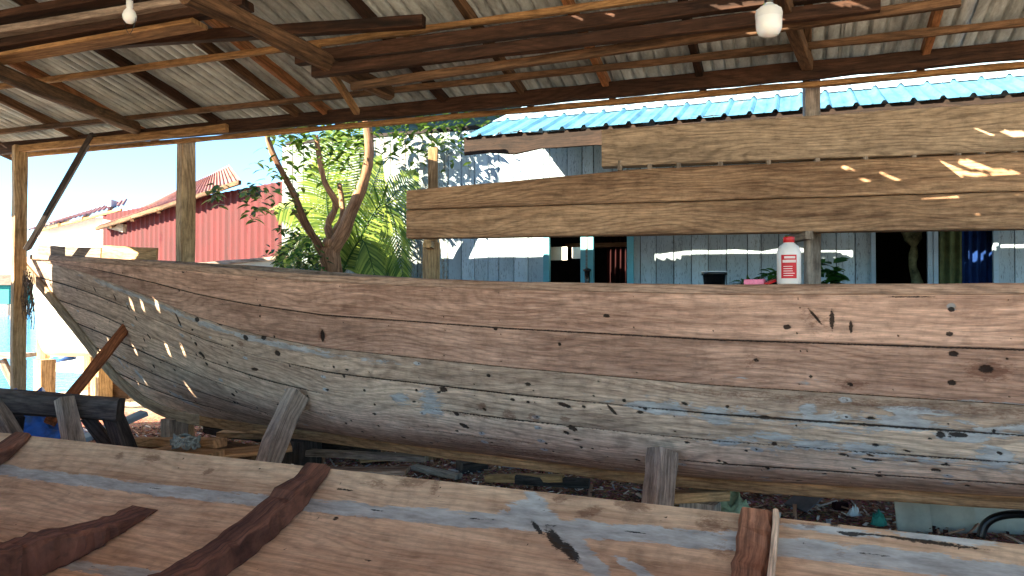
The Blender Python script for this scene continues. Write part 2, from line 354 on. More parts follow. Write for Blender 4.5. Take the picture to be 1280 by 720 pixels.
def smoothpts(pts, n=24):
    pts = np.asarray(pts, float); t = np.linspace(0, len(pts)-1, n); out = []
    for x in t:
        i = min(int(x), len(pts)-2); f = x-i; p0 = pts[max(i-1, 0)]; p1 = pts[i]; p2 = pts[i+1]; p3 = pts[min(i+2, len(pts)-1)]
        out.append(.5*((2*p1)+(-p0+p2)*f+(2*p0-5*p1+4*p2-p3)*f*f+(-p0+3*p1-3*p2+p3)*f**3))
    return np.array(out)
def multi_quads(name, quads, mat, parent=None, attr=None, **k):
    q = np.asarray(quads, float); n = len(q); f = np.arange(n*4).reshape(n, 4); uv = np.tile([[0, 0], [1, 0], [1, 1], [0, 1]], (n, 1))
    a = np.repeat(RNG.random(n) if attr is None else attr, 4)
    return link(name, q.reshape(-1, 3), f, mat, parent, uv, False, {'leaf': a}, **k)

# ------------------------------------------------------------------ frames of the yard (e = along the eaves, d = away from the camera across them)
E = V(.9375, -.348, 0); D = V(.348, .9375, 0); G = .2
def ap(a, p, z): return E*a+D*p+V(0, 0, z)
def apz(P): P = np.asarray(P); return P@E, P@D
def hit_p(px, py, p): r = ray(px, py); t = p/(r@D); return EYE+r*t
def a_of(px, p): return hit_p(px, HY, p)@E

# ground, water
xs = np.concatenate([np.linspace(-400, -14, 14), np.linspace(-13, 13, 130), np.linspace(14, 400, 14)]); ys = np.concatenate([np.linspace(-200, -3, 10), np.linspace(-2, 13, 110), np.linspace(14, 60, 20), np.linspace(80, 500, 8)])
X, Y = np.meshgrid(xs, ys, indexing='ij'); Z = np.full_like(X, G)
for i in range(X.shape[0]):
    for j in range(X.shape[1]):
        x, y = X[i, j], Y[i, j]
        if abs(x) < 14 and -3 < y < 14: Z[i, j] += .05*mnoise.noise((x*.9, y*.9, 0))+.02*mnoise.noise((x*4, y*4, 1))
        shore = (y-11.3)-max(0, (x+4.2))*3.0; s_ = min(max(shore/2.2, 0), 1); s_ = s_*s_*(3-2*s_); Z[i, j] -= 1.5*s_
        shore2 = (-x-9.5)/2.5 if y > 2 else 0; s2 = min(max(shore2, 0), 1); Z[i, j] = max(Z[i, j]-1.5*s2*s2, -1.4)
tag(grid('ground', np.stack([X, Y, Z], -1), M['ground'], UV=np.stack([X, Y], -1), origin=(0, 0, 0)), kind='structure')
wx, wy = np.meshgrid(np.linspace(-2500, 600, 12), np.linspace(-600, 3500, 12), indexing='ij')
tag(grid('sea_water', np.stack([wx, wy, np.full_like(wx, -.35)], -1), M['water'], UV=np.stack([wx, wy], -1), origin=(0, 0, -.35)), kind='structure')

# ------------------------------------------------------------------ the big hull
BO = V(2.02, 4.0, 0); BU = unit(V(-.862, .507, 0)); BN = unit(V(-.507, -.862, 0))
def bw(s, wv, z): return BO+BU*s+BN*wv+V(0, 0, z)
zk = lambda s: np.interp(s, [-3, -.56, .04, .8, 1.5, 5.3, 5.75, 6.06, 6.4, 6.8, 7.15, 7.48, 8.08, 8.55], [.80, .65, .61, .56, .53, .53, .545, .575, .66, .84, 1.07, 1.30, 1.71, 2.0])
zs = lambda s: np.interp(s, [-3, .8, 2, 3.5, 4.5, 5.5, 7, 8.55], [1.63, 1.64, 1.67, 1.73, 1.80, 1.88, 1.97, 2.05])
def bh(s): s = np.asarray(s, float); return np.where(s > 3.5, .6*(1-np.clip((s-3.5)/5.05, 0, 1)**2.2), .6)+.012
chn = lambda s: np.interp(s, [-3, 3.5, 4.2, 4.9, 5.5, 6.1, 6.8, 7.5, 8.2, 8.55], [.50, .48, .45, .39, .30, .21, .12, .06, .02, .0])
MID = smoothpts([(.05, 0), (.40, .035), (.70, .13), (.87, .30), (.955, .55), (1, 1)], 80)
BOW = smoothpts([(.02, 0), (.2, .17), (.38, .35), (.56, .54), (.78, .76), (1, 1)], 80)
def section(s, n_low, n_top):
    b = min(max((s-3.0)/4.5, 0), 1); b = b*b*(3-2*b); q = MID*(1-b)+BOW*b
    h = zs(s)-zk(s); q = np.stack([q[:, 0]*bh(s), zk(s)+q[:, 1]*h], 1)
    g = np.concatenate([[0], np.cumsum(np.linalg.norm(np.diff(q, axis=0), axis=1))]); gc = np.interp(zs(s)-chn(s), q[:, 1], g)
    gl = np.linspace(0, gc, n_low); gt = np.linspace(gc, g[-1], n_top)
    f = lambda gg: np.stack([np.interp(gg, g, q[:, 0]), np.interp(gg, g, q[:, 1])], 1)
    return f(gl), gl, f(gt), gt-gc, gc
def hull_side(ds, s0, s1, nl, ntp, side=1):
    S = np.linspace(s0, s1, int((s1-s0)/ds)+1); low = np.zeros((len(S), nl, 3)); top = np.zeros((len(S), ntp, 3)); gl = np.zeros((len(S), nl)); gt = np.zeros((len(S), ntp)); gcs = np.zeros(len(S))
    for i, s in enumerate(S):
        a, g1, b, g2, gc = section(s, nl, ntp); low[i] = BO+BU*s+BN*(a[:, :1]*side)+V(0, 0, 1)*a[:, 1:]; top[i] = BO+BU*s+BN*(b[:, :1]*side)+V(0, 0, 1)*b[:, 1:]
        gl[i] = gc-g1; gt[i] = b[-1, 1]-b[:, 1]; gcs[i] = gc
    return S, low, top, gl, gt, gcs
def normals(P, side=1):
    du = np.gradient(P, axis=0); dv = np.gradient(P, axis=1); n = np.cross(dv, du); n /= (np.linalg.norm(n, axis=-1, keepdims=True)+1e-9)
    sgn = np.sign((n@(BN*side)).mean()); return n*sgn
def marks(P, S2, G2, lst, val=None):
    """lst of (px,py,half length m,half width m,angle,strength): find the surface point there, paint an ellipse in surface metres"""
    out = np.zeros(P.shape[:2]); u, v, d = proj(P)
    for (px, py, rl, rw, ang, st) in lst:
        k = np.argmin((u-px)**2+(v-py)**2); i, j = np.unravel_index(k, u.shape); s0, g0 = S2[i, j], G2[i, j]
        out = np.maximum(out, ell(S2, G2, s0, g0, rl, rw, ang)*st)
    return out
def ell(S2, G2, s0, g0, rl, rw, ang=0):
    x = S2-s0; y = G2-g0; c, s = math.cos(ang), math.sin(ang); q = np.sqrt(((x*c+y*s)/rl)**2+((-x*s+y*c)/rw)**2); return np.clip(1.5-q, 0, 1)

boat = thing('wooden_boat', bw(2.5, 0, .45), 'long unfinished wooden boat on blocks with smooth brown upper planks and raked bow', 'boat')
S, low, top, gl, gt, gcs = hull_side(.0075, -1.6, 8.53, 140, 74)
S2 = np.repeat(S[:, None], 140, 1); S3 = np.repeat(S[:, None], 74, 1)
# lower plank seams: constant share of the girth, running out on the stem at the bow
gref = np.where(S < 6.0, gcs, gcs[np.argmin(abs(S-6.0))]+(S-6.0)*.05)[:, None]
frac = gl/gref; NPL = 6
pid = np.floor(frac*NPL); dist = np.abs(frac*NPL-np.round(frac*NPL))/NPL*gref; inner = (np.round(frac*NPL) > 0)
wob = np.array([mnoise.noise((s*1.7, 0, 3)) for s in S])[:, None]*.006
seam = np.exp(-((dist+wob*0)/(.0056+.003*np.clip((S2-4.5)/2, 0, 1)))**2)*inner
seamstr = np.clip(.68+1.1*np.array([[mnoise.noise((s*.9, k*5.3, 0)) for k in range(NPL+3)] for s in S])[np.arange(len(S))[:, None], np.clip(np.round(frac*NPL).astype(int), 0, NPL+2)]+np.clip((S2-5)*.25, 0, .6), .12, 1.2)
dark = np.clip(seam*seamstr, 0, 1)
putty = np.zeros_like(dark); stain = np.zeros_like(dark)
# grey putty band under the upper planks at the left, large worn putty patches at the right
putty = np.maximum(putty, np.exp(-((gl-.045)/.03)**2)*np.clip((S2-2.2)/1.5, 0, 1)*np.clip((7.4-S2)/1, 0, 1)*.75)
putty = np.maximum(putty, np.exp(-((gl-.14)/.07)**2)*np.clip((2.2-S2)/1.6, 0, 1)*.56)
putty = np.maximum(putty, np.exp(-((gl-.30)/.07)**2)*np.clip((1.6-S2)/1.2, 0, 1)*.50)
stain = np.maximum(stain, np.exp(-((gl-.04)/.035)**2)*np.clip((2.2-S2)/1.6, 0, 1)*.62)
putty = np.maximum(putty, marks(low, S2, gl, [(1010, 512, .05, .03, 0, .9), (895, 520, .09, .04, 0, .9), (905, 553, .1, .02, .0, .9), (1025, 525, .09, .028, 0, 1), (1130, 530, .12, .05, 0, .95), (1200, 545, .12, .03, 0, 1), (1060, 560, .3, .035, 0, .8), (1240, 570, .08, .06, 0, .8),
    (540, 505, .09, .10, .6, .8), (820, 510, .18, .035, 0, .95), (230, 500, .22, .03, -.2, 1), (175, 470, .10, .03, -.6, .9), (150, 452, .10, .02, -.9, .9), (500, 500, .1, .06, .3, .6), (960, 545, .12, .03, 0, .7), (1150, 515, .2, .02, 0, .8)]))
dk = [(235, 379, .02, .012, 0, 1), (246, 400, .035, .018, .4, 1), (275, 404, .04, .016, 0, 1), (307, 422, .03, .02, 0, 1), (330, 422, .03, .018, .3, 1), (223, 400, .06, .012, -1.0, 1), (244, 430, .02, .016, 0, 1), (252, 444, .035, .018, -.5, 1), (258, 455, .02, .014, 0, 1),
      (192, 458, .018, .02, 0, 1), (293, 503, .02, .014, 0, 1), (291, 494, .022, .016, 0, 1), (346, 442, .03, .02, 0, 1), (318, 462, .045, .012, .2, 1), (160, 385, .012, .03, .6, .9), (143, 372, .012, .03, .6, .9), (118, 362, .012, .03, .6, .9), (170, 398, .01, .03, .6, .9), (186, 420, .03, .012, -.7, 1), (180, 425, .012, .02, 0, 1),
      (554, 487, .028, .016, 0, 1), (468, 518, .018, .008, 0, 1), (468, 506, .01, .008, 0, 1), (570, 518, .018, .014, 0, 1), (580, 532, .035, .014, -.3, 1), (705, 507, .045, .012, -.2, 1), (715, 535, .03, .016, -.3, 1), (707, 541, .02, .01, -.3, 1), (721, 550, .028, .006, 0, 1), (765, 513, .035, .01, -.8, 1), (806, 511, .012, .008, 0, 1),
      (955, 522, .03, .01, 0, 1), (996, 533, .006, .006, 0, 1), (1080, 531, .008, .008, 0, 1), (1166, 536, .006, .006, 0, 1), (1177, 544, .018, .014, 0, 1), (1198, 543, .035, .012, 0, 1), (1242, 539, .008, .008, 0, 1), (1053, 568, .02, .007, 0, 1), (1090, 575, .05, .007, 0, .8), (1140, 578, .03, .006, 0, .8), (1170, 588, .022, .009, 0, 1), (968, 555, .014, .012, 0, .9), (1182, 582, .02, .006, 0, 1),
      (640, 500, .015, .01, 0, 1), (610, 470, .015, .01, 0, 1), (660, 480, .02, .01, 0, 1), (430, 470, .012, .01, 0, 1), (455, 488, .012, .009, 0, 1), (780, 500, .01, .01, 0, 1)]
dark = np.maximum(dark, marks(low, S2, gl, dk))
stain = np.maximum(stain, marks(low, S2, gl, [(300, 430, .05, .03, 0, .8), (602, 508, .04, .03, 0, .9), (636, 520, .05, .04, 0, .9), (668, 522, .05, .03, 0, .9), (706, 524, .04, .02, 0, .8), (585, 520, .3, .02, 0, .5), (600, 555, .5, .03, 0, .6), (720, 575, .8, .03, 0, .6), (950, 600, 1.2, .05, 0, .55)]))
for q in range(150):                                    # nails and worm holes scattered, mostly beside the seams
    s0 = RNG.uniform(-1.4, 8.2); i = int(np.argmin(abs(S-s0))); k = RNG.integers(1, NPL); g0 = k/NPL*gref[i, 0]+RNG.choice([-1, 1])*RNG.uniform(.012, .05)
    sl_ = slice(max(i-14, 0), i+14); dark[sl_] = np.maximum(dark[sl_], ell(S2[sl_], gl[sl_], s0, g0, RNG.uniform(.007, .022), RNG.uniform(.006, .011), RNG.uniform(-.4, .4))*RNG.uniform(.7, 1))
for st_ in np.arange(-1.5, 8.0, .42):
    i = int(np.argmin(abs(S-st_))); sl_ = slice(max(i-8, 0), i+9)
    for k in range(NPL):
        for fo in (.22, .78):
            if RNG.random() < .45: continue
            g0 = (k+fo)/NPL*gref[i, 0]; dark[sl_] = np.maximum(dark[sl_], ell(S2[sl_], gl[sl_], st_+RNG.normal(0, .008), g0, .0055, .0055)*RNG.uniform(.6, 1))
            if RNG.random() < .3: putty[sl_] = np.maximum(putty[sl_], ell(S2[sl_], gl[sl_], st_, g0, .03, .014)*.9)
und = np.array([[mnoise.noise((s*1.3, k*.02, 7)) for k in range(0, 140)] for s in S])*.004
nrm = normals(low); lowd = low+nrm*(und-.006*np.clip(dark, 0, 1)+.0015*np.clip(putty, 0, 1)+.003*(pid % 2)*0)[..., None]
grid('lower_planking', lowd, M['hull_low'], boat, np.stack([S2, gl], -1), {'dark': dark, 'putty': putty, 'stain': stain, 'plank': pid})
# upper planks
tfr = gt/np.maximum(chn(S), .001)[:, None]; pid2 = np.floor(tfr*2)+10
d2 = np.abs(tfr-.52)*chn(S)[:, None]; seam2 = np.exp(-(d2/.0045)**2)*1.0*np.clip((7.2-S3), 0, 1)
dk2 = [(984, 408, .018, .012, 0, 1), (1020, 395, .05, .006, -.9, 1), (1040, 400, .012, .05, 0, .8), (1065, 408, .008, .03, 0, 1), (1190, 386, .014, .010, 0, 1), (1187, 416, .014, .010, 0, 1), (1010, 438, .006, .006, 0, 1), (1193, 442, .02, .012, 0, 1), (1233, 460, .026, .018, 0, 1), (1190, 478, .016, .012, 0, 1), (1013, 470, .008, .008, 0, 1), (945, 450, .016, .008, 0, .8), (1062, 480, .014, .01, 0, .8),
       (226, 363, .008, .008, 0, 1), (155, 341, .008, .008, 0, 1), (327, 381, .01, .01, 0, 1), (327, 395, .008, .008, 0, 1), (404, 420, .02, .04, 0, 1), (345, 420, .01, .008, 0, 1), (230, 340, .02, .006, 0, .9), (1135, 371, .1, .004, 0, .8), (1000, 385, .008, .006, 0, .8), (620, 410, .015, .01, 0, 1), (760, 395, .02, .01, 0, 1), (700, 430, .01, .01, 0, 1)]
nl2 = np.zeros_like(S3)
for st_ in np.arange(-1.3, 7.0, .42):
    i = int(np.argmin(abs(S-st_))); sl_ = slice(max(i-5, 0), i+6)
    for fo in (.09, .43, .60, .93):
        if RNG.random() < .3: continue
        nl2[sl_] = np.maximum(nl2[sl_], ell(S3[sl_], gt[sl_], st_+RNG.normal(0, .008), fo*chn(st_), .005, .005)*RNG.uniform(.6, 1))
dark2 = np.maximum(np.maximum(seam2, nl2), marks(top, S3, gt, dk2)); dark2 = np.maximum(dark2, np.exp(-((chn(S)[:, None]-gt)/.004)**2)*.8*np.clip((6.8-S3), 0, 1)*np.clip((S3+1.5)*2, 0, 1))
st2 = marks(top, S3, gt, [(1235, 462, .10, .05, 0, .85), (1065, 480, .08, .03, 0, .7), (1020, 400, .12, .06, -.6, .5), (940, 450, .05, .04, 0, .6), (404, 420, .05, .05, 0, .8)])
pt2 = marks(top, S3, gt, [(1240, 505, .3, .012, 0, .6), (1190, 383, .02, .02, 0, .9), (930, 465, .1, .05, 0, .25), (1020, 478, .15, .03, 0, .4)])
nt2 = normals(top); off2 = .014*np.clip((8.3-S3)/.8, .1, 1); topd = top+nt2*(off2-.005*np.clip(dark2, 0, 1)+.004*np.array([[mnoise.noise((s*.8, 0, 2))] for s in S]))[..., None]
# plank edge returning onto the lower planking
Ptop = np.concatenate([(top[:, :1]-nt2[:, :1]*.004), topd], 1)
cc = lambda A: np.concatenate([A[:, :1], A], 1)
grid('upper_planking', Ptop, M['hull_top'], boat, np.stack([cc(S3), cc(gt)], -1), {'dark': cc(dark2), 'putty': cc(pt2), 'stain': cc(st2), 'plank': cc(pid2)})
# far side, inside skin, seen through gaps or from a step aside
Sf, lf, tf, glf, gtf, _ = hull_side(.06, -3, 8.5, 30, 12, -1)
allf = np.concatenate([lf, tf], 1); z0 = np.zeros(allf.shape[:2]); gg = np.concatenate([glf+.5, gtf], 1)
grid('far_planking', allf, M['hull_low'], boat, np.stack([np.repeat(Sf[:, None], 42, 1), gg], -1), {'dark': z0, 'putty': z0, 'stain': z0, 'plank': z0})
for nm, sd in (('inner_planking', 1), ('inner_planking', -1)):
    Sf, lf, tf, glf, gtf, _ = hull_side(.06, -3, 8.35, 30, 12, sd); al = np.concatenate([lf, tf], 1); sc_ = (al-(BO+BU*0)); 
    lat = (sc_@BN)[..., None]; al = al-BN*(np.clip(np.abs(lat), 0, .035)*np.sign(lat))+V(0, 0, 1)*(.03*(1-np.linspace(0, 1, 42)))[None, :, None]
    grid(nm, al, M['gunwale'], boat, np.stack([np.repeat(Sf[:, None], 42, 1), gg[:al.shape[0]]], -1))
Sn = np.linspace(-3, -1.6, 24)                           # stern part of the near side beyond the picture
Sf, lf, tf, glf, gtf, _ = hull_side(.06, -3, -1.59, 30, 12, 1); al = np.concatenate([lf, tf], 1); zz = np.zeros(al.shape[:2])
grid('stern_planking', al, M['hull_low'], boat, np.stack([np.repeat(Sf[:, None], 42, 1), np.concatenate([glf+.5, gtf], 1)], -1), {'dark': zz, 'putty': zz, 'stain': zz, 'plank': zz})
a, _, b, _, _ = section(-3, 30, 12); q = np.vstack([a, b]); tv = [bw(-3, p[0], p[1]) for p in q]+[bw(-3, -p[0], p[1]) for p in q[::-1]]
link('transom', tv, [list(range(len(tv)))], M['gunwale'], boat)
SS = np.linspace(-3, 8.2, 70)
for sd in (1, -1):
    sweep('gunwale', [bw(s, sd*(bh(s)-.015), zs(s)+.0) for s in SS], .072, .05, M['gunwale'], boat, bev=.005, jit=.0012)
# small raised wash board at the far side of the bow, weathered, its sunlit stretch painted in pale wood
SB = np.linspace(6.75, 7.48, 8); sweep('wash_board', [bw(s, -bh(s)+.02, zs(s)+.085) for s in SB], .025, .13, M['keel'], boat, jit=.001)
SB = np.linspace(7.5, 8.35, 10); sweep('wash_board', [bw(s, -bh(s)+.02, zs(s)+.075) for s in SB], .025, .11, M['old'], boat, jit=.001)
for s in (-1.0, .9, 2.8, 4.6): beam('thwart', bw(s, .56, zs(s)-.12), bw(s, -.56, zs(s)-.12), .18, .035, M['gunwale'], boat)
# keel and stem: one swept timber each
sk = np.linspace(-3, 5.6, 40); sweep('keel', [bw(s, 0, zk(s)-.035) for s in sk], .075, .085, M['keel'], boat, jit=.0015)
sk = np.linspace(5.55, 8.62, 40); tang = [unit(bw(min(s+.05, 8.6), 0, zk(min(s+.05, 8.6)))-bw(s-.05, 0, zk(s-.05))) for s in sk]
dn = [np.cross(BN, t) for t in tang]; dn = [x if x[2] < 0 or x@BU > 0 else -x for x in dn]
sweep('stem', [bw(s, 0, zk(s))+dn[i]*.034 for i, s in enumerate(sk)], .08, .10, M['stem'], boat, upl=[-x for x in dn], jit=.0015)
for px, py in ((985, 466), (1190, 385), (1187, 416), (1013, 470)):
    pass

# blocks and props that carry it
def block(s, w_, d_, z1, mat, label, grp='blocks under the keel'):
    c = bw(s, 0, 0); o = sweep('keel_block', [c+V(0, 0, z) for z in np.linspace(G-.03, z1, 5)], w_, d_, mat, up=BN, jit=.003, bev=.01); return tag(o, label, 'block', grp)
zkb = .4525
block(5.95, .14, .2, .49, M['old'], 'grey block standing upright under the forward end of the boat keel')
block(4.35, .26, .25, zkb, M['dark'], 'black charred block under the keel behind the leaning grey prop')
block(1.05, .22, .12, zkb-.06, M['old'], 'short grey block under the keel just left of the squat upright prop')
tag(board('packing_wedge', bw(1.05, 0, zkb-.03), .34, .1, .055, math.atan2(.507, -.862)+math.pi/2-.9, M['fresh']), 'small pale wedge lying between the keel and the short grey block', 'wedge')
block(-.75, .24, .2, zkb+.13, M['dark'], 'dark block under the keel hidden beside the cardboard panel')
p = [at(372, 492, 5.42), at(352, 535, 5.28), at(318, 622, 5.05)]
tag(sweep('leaning_prop', smoothpts(p, 9), .155, .10, M['old'], up=V(.9, -.5, .1), jit=.004, bev=.012), 'thick weathered grey timber prop leaning against the hull side left of centre', 'prop', 'timber props holding the hull upright')
p = [at(829, 563, 4.06), at(824, 610, 4.0), at(818, 700, 3.95)]
tag(sweep('upright_prop', smoothpts(p, 7), .13, .12, M['old'], up=V(.5, -.86, 0), jit=.004, bev=.012, ws=np.linspace(1.08, .92, 7)), 'squat pale upright timber prop under the turn of the hull right of centre', 'prop', 'timber props holding the hull upright')
tag(beam('support_stake', at(163, 403, 7.0), at(62, 528, 5.95), .085, .06, M['stakered'], up=V(.4, -.8, .3), jit=.002), 'slim red-brown stake leaning from the trestle up against the bow', 'stake', 'timber props holding the hull upright')

# ------------------------------------------------------------------ the near boat, seen from inside
NU = unit(V(-.9165, .4, 0)); NN = unit(V(-.4, -.9165, 0)); NO = V(0, 2.846, 0)
BEAM2 = 1.75
def gun2(t): return .887+.0*t
prof2 = smoothpts([(0, 0), (.06, -.06), (.16, -.12), (.35, -.195), (.60, -.26), (.875, -.295)], 90)
g2 = np.concatenate([[0], np.cumsum(np.linalg.norm(np.diff(prof2, axis=0), axis=1))])
def p2(t, g, side=0, off=0):
    x = np.interp(g, g2, prof2[:, 0]); z = np.interp(g, g2, prof2[:, 1]); dx = np.interp(g+.01, g2, prof2[:, 0])-np.interp(g-.01, g2, prof2[:, 0]); dz = np.interp(g+.01, g2, prof2[:, 1])-np.interp(g-.01, g2, prof2[:, 1])
    L = math.hypot(dx, dz)+1e-9; nx, nz = -dz/L, dx/L
    x += nx*off; z += nz*off
    if side: x = BEAM2-x
    return NO+NU*t+NN*x+V(0, 0, .887+z)
near = thing('open_boat', (-.5, 2.4, .22), 'open tan plank boat in the foreground, its ribs and grey puttied seams showing', 'boat')
T = np.arange(-2.6, 4.6, .0075); GG = np.linspace(0, g2[-1], 130); x = np.interp(GG, g2, prof2[:, 0]); z = np.interp(GG, g2, prof2[:, 1])
P = NO+T[:, None, None]*NU+x[None, :, None]*NN+(z+.887)[None, :, None]*V(0, 0, 1)
T2 = np.repeat(T[:, None], 130, 1); G2 = np.repeat(GG[None], len(T), 0)
seams = [.13, .70, 1.2]; dark = np.zeros_like(T2); putty = np.zeros_like(T2); stain = np.zeros_like(T2); wv = np.array([mnoise.noise((t*1.2, 0, 5)) for t in T])[:, None]
for k, sg in enumerate(seams):
    sgt = np.interp(T2, [-1.2, -.9, .9, 1.9], [.10, .10, .19, .23]) if k == 0 else (np.interp(T2, [-1, 1, 1.9], [.60, .70, .78]) if k == 1 else sg)
    d = G2-sgt-wv*.008
    putty = np.maximum(putty, np.exp(-(d/(.042 if k == 0 else .038))**4)*(.92 if k == 0 else .8))
    nz = np.array([mnoise.noise((t*7, k*3, 0)) for t in T])[:, None]; dark = np.maximum(dark, np.exp(-((d+.006)/.0035)**2)*np.clip(nz*2.4, 0, .9))
putty *= np.where((T2 < -.95) & (G2 < .2), np.clip((T2+1.75)*6, 0, 1), 1)      # right of the butt strap the line is short
mk = lambda L: marks(P, T2, G2, L)
putty = np.maximum(putty, mk([(690, 655, .16, .035, -.75, 1), (730, 695, .14, .035, -.75, 1), (1050, 665, .14, .014, 0, .9), (1180, 672, .16, .016, 0, .95), (660, 640, .10, .05, 0, .9), (800, 715, .1, .02, -.5, .8)]))
dark = np.maximum(dark, mk([(672, 660, .05, .010, -.75, .8), (695, 675, .07, .022, -.8, .85), (712, 690, .06, .02, -.8, .85), (1062, 668, .03, .008, 0, .9), (1120, 671, .18, .0035, 0, .8), (1180, 680, .12, .005, 0, .7), (430, 612, .05, .006, 0, .8), (420, 648, .012, .016, 0, .7), (460, 700, .02, .006, 0, .7), (1045, 650, .02, .01, 0, .8)]))
stain = np.maximum(stain, mk([(150, 570, .03, .02, 0, .9), (190, 573, .06, .02, 0, .95), (260, 590, .03, .02, .6, .9), (520, 600, .08, .03, .3, .9), (545, 608, .02, .05, 0, .8), (470, 605, .06, .02, 0, .8), (700, 625, .03, .02, 0, .8), (790, 632, .07, .02, 0, .9), (735, 640, .05, .02, .4, .9), (890, 655, .06, .03, 0, .8), (905, 690, .05, .03, 0, .6), (1010, 658, .03, .012, 0, .9), (1050, 690, .02, .02, .5, .5), (380, 640, .3, .04, 0, .35)]))
for t_ in (tA_ := list(np.arange(-1.9, 4.2, .44))):
    for g_ in (.04, .07, .24, .33, .45, .57, .66, .80):
        if RNG.random() < .4: continue
        i = int(np.argmin(abs(T-t_))); sl_ = slice(max(i-6, 0), i+7); dark[sl_] = np.maximum(dark[sl_], ell(T2[sl_], G2[sl_], t_+RNG.normal(0, .012), g_+RNG.normal(0, .01), .005, .005)*RNG.uniform(.6, 1))

pid = (G2 > np.interp(T2, [-1.2, -.9, .9, 1.9], [.10, .10, .19, .23])).astype(float)+(G2 > np.interp(T2, [-1, 1, 1.9], [.60, .70, .78]))
Pn = P+NN*(-.004*np.clip(dark, 0, 1)+.0012*np.clip(putty, 0, 1))[..., None]
grid('inner_planking', Pn, M['boat2'], near, np.stack([T2, G2], -1), {'dark': dark, 'putty': putty, 'stain': stain, 'plank': pid})
Tc = np.linspace(-2.6, 4.6, 60); Gc = np.linspace(0, g2[-1], 30); z1 = np.zeros((60, 30)); uvc = np.stack(np.meshgrid(Tc, Gc, indexing='ij'), -1); at0 = {'dark': z1, 'putty': z1, 'stain': z1, 'plank': z1}
grid('inner_planking', np.array([[p2(t, g, 1) for g in Gc] for t in Tc]), M['boat2'], near, uvc, at0)
for sd in (0, 1): grid('outer_planking', np.array([[p2(t, g, sd, -.024) for g in Gc] for t in Tc]), M['boat2'], near, uvc, at0)
for sd in (0, 1): sweep('gunwale_edge', [p2(t, 0, sd, -.012)+V(0, 0, -.004) for t in np.linspace(-2.6, 4.6, 60)], .026, .014, M['edge'], near, jit=.0008, bev=.003)
def rib(t, g0, g1, w_, dmax, mat, nm='rib', lean=0, label=None, tip=.35, flat=False, side=0):
    n = 26; gs = np.linspace(g0, g1, n); prof = []
    pts = []; ups = []; hs = []
    for i, g in enumerate(gs):
        f = i/(n-1); dd = dmax*(min(1, tip+f*(1.25 if tip < .2 else 3.0)) if not flat else 1)
        if g1 < g2[-1]*.98: dd *= min(1, (1-f)*4+.3)
        base = p2(t+lean*(g-g0), g, side, dd/2-.004); pts.append(base); hs.append(dd/dmax)
        a_ = p2(t, g, side, 0); b_ = p2(t, g, side, .1); ups.append(unit(b_-a_))
    o = sweep(nm, pts, w_, dmax, mat, near, upl=ups, hs=hs, jit=.005, bev=.014)
    if label: o['label'] = label
    return o
def t_of(px, py=None):
    k = (px-640)/F; return None
def t_px(px): k = (px-640)/F; t = (k*2.846)/(-.9165-k*.4); return t
tA = t_px(400); tB = t_px(945); t0 = t_px(33)
rib(tA, -.0, g2[-1], .115, .10, M['rib'], label='dark red rib reaching the plank edge with a pointed top')
rib(t0, 0, g2[-1], .12, .085, M['rib'])
rib(tB, .0, g2[-1], .105, .05, M['rib2'], 'butt_strap', flat=True, label='short reddish strap over a plank joint with chipped old putty')
rib(1.56, .34, g2[-1], .15, .13, M['rib'], 'floor_timber', tip=.06)
rib(1.56, .40, g2[-1], .17, .15, M['rib'], 'floor_timber', tip=.08, side=1)
rib(t_px(640), .95*g2[-1]-.1, g2[-1], .11, .10, M['rib'], 'floor_timber', tip=.3)
rib(t_px(1420), 0, g2[-1], .10, .085, M['rib'])
for t in (tA, t0, tB): rib(t, 0, g2[-1], .1, .08, M['rib'], side=1)
sweep('cleat', [p2(tB-.062, g, 0, .028) for g in np.linspace(0, .7, 14)], .018, .06, M['edge'], near, up=NN, jit=.001)
for t in (-2.3, 0, 2.2, 4.2):
    c = NO+NU*t+NN*(BEAM2/2); tag(board('hull_skid', c+V(0, 0, G+.19), 1.0, .14, .42, math.atan2(NN[1], NN[0]), M['old']), 'thick skid block under the open foreground boat', 'skid', 'skids under the foreground boat')

# ------------------------------------------------------------------ boat shed: roof, rafters, purlins, posts
RZ = lambda p: 3.20+.23*(6.1-p); AL, AR = -8.06, 6.6; RIDGE = .6; PB = -3.3
shed = thing('boat_shed', ap(AL+.4, 5.69, G), 'open timber shed with a corrugated metal roof over the boats', 'shed')
def corr(width, pitch=.098, amp=.026):
    xs_ = []; zs_ = []
    for i in range(int(width/pitch)+1):
        b = i*pitch
        for dx, dz in ((0, 0), (.62, 0), (.67, .45), (.70, 1), (.86, 1), (.89, .45), (.94, 0)):
            if b+dx*pitch <= width+.001: xs_.append(b+dx*pitch); zs_.append(dz*amp)
    return np.array(xs_), np.array(zs_)
holes = []     # (a, p, ra, rp) openings added in sheets out of view, found by following the sun back from where its patches fall
def roofback(P):
    # P + S*t on the plane z = RZ(p)
    s = SV; pz = P[2]-RZ(P@D); den = s[2]+.23*(s@D); t = -pz/den; Q = P+s*t; return Q@E, Q@D
for (px, py, ra, rp) in ((1262, 262, .035, .16), (1232, 256, .03, .15), (1205, 262, .028, .14), (1258, 222, .06, .10), (1225, 212, .045, .10), (1180, 255, .03, .13), (1150, 248, .028, .12), (1270, 172, .06, .06), (1222, 168, .03, .05), (1090, 232, .02, .08), (1020, 243, .018, .05), (1040, 236, .016, .07), (1120, 228, .02, .1), (1272, 240, .05, .12), (1205, 232, .03, .08), (1060, 215, .02, .06), (985, 246, .012, .03)):
    f = (px-508)/(1280-508); Yp = 1/((1-f)/6.3+f/5.0); h = roofback(at(px, py, Yp)); holes.append((h[0], h[1], ra, rp))
hr = np.random.default_rng(4)
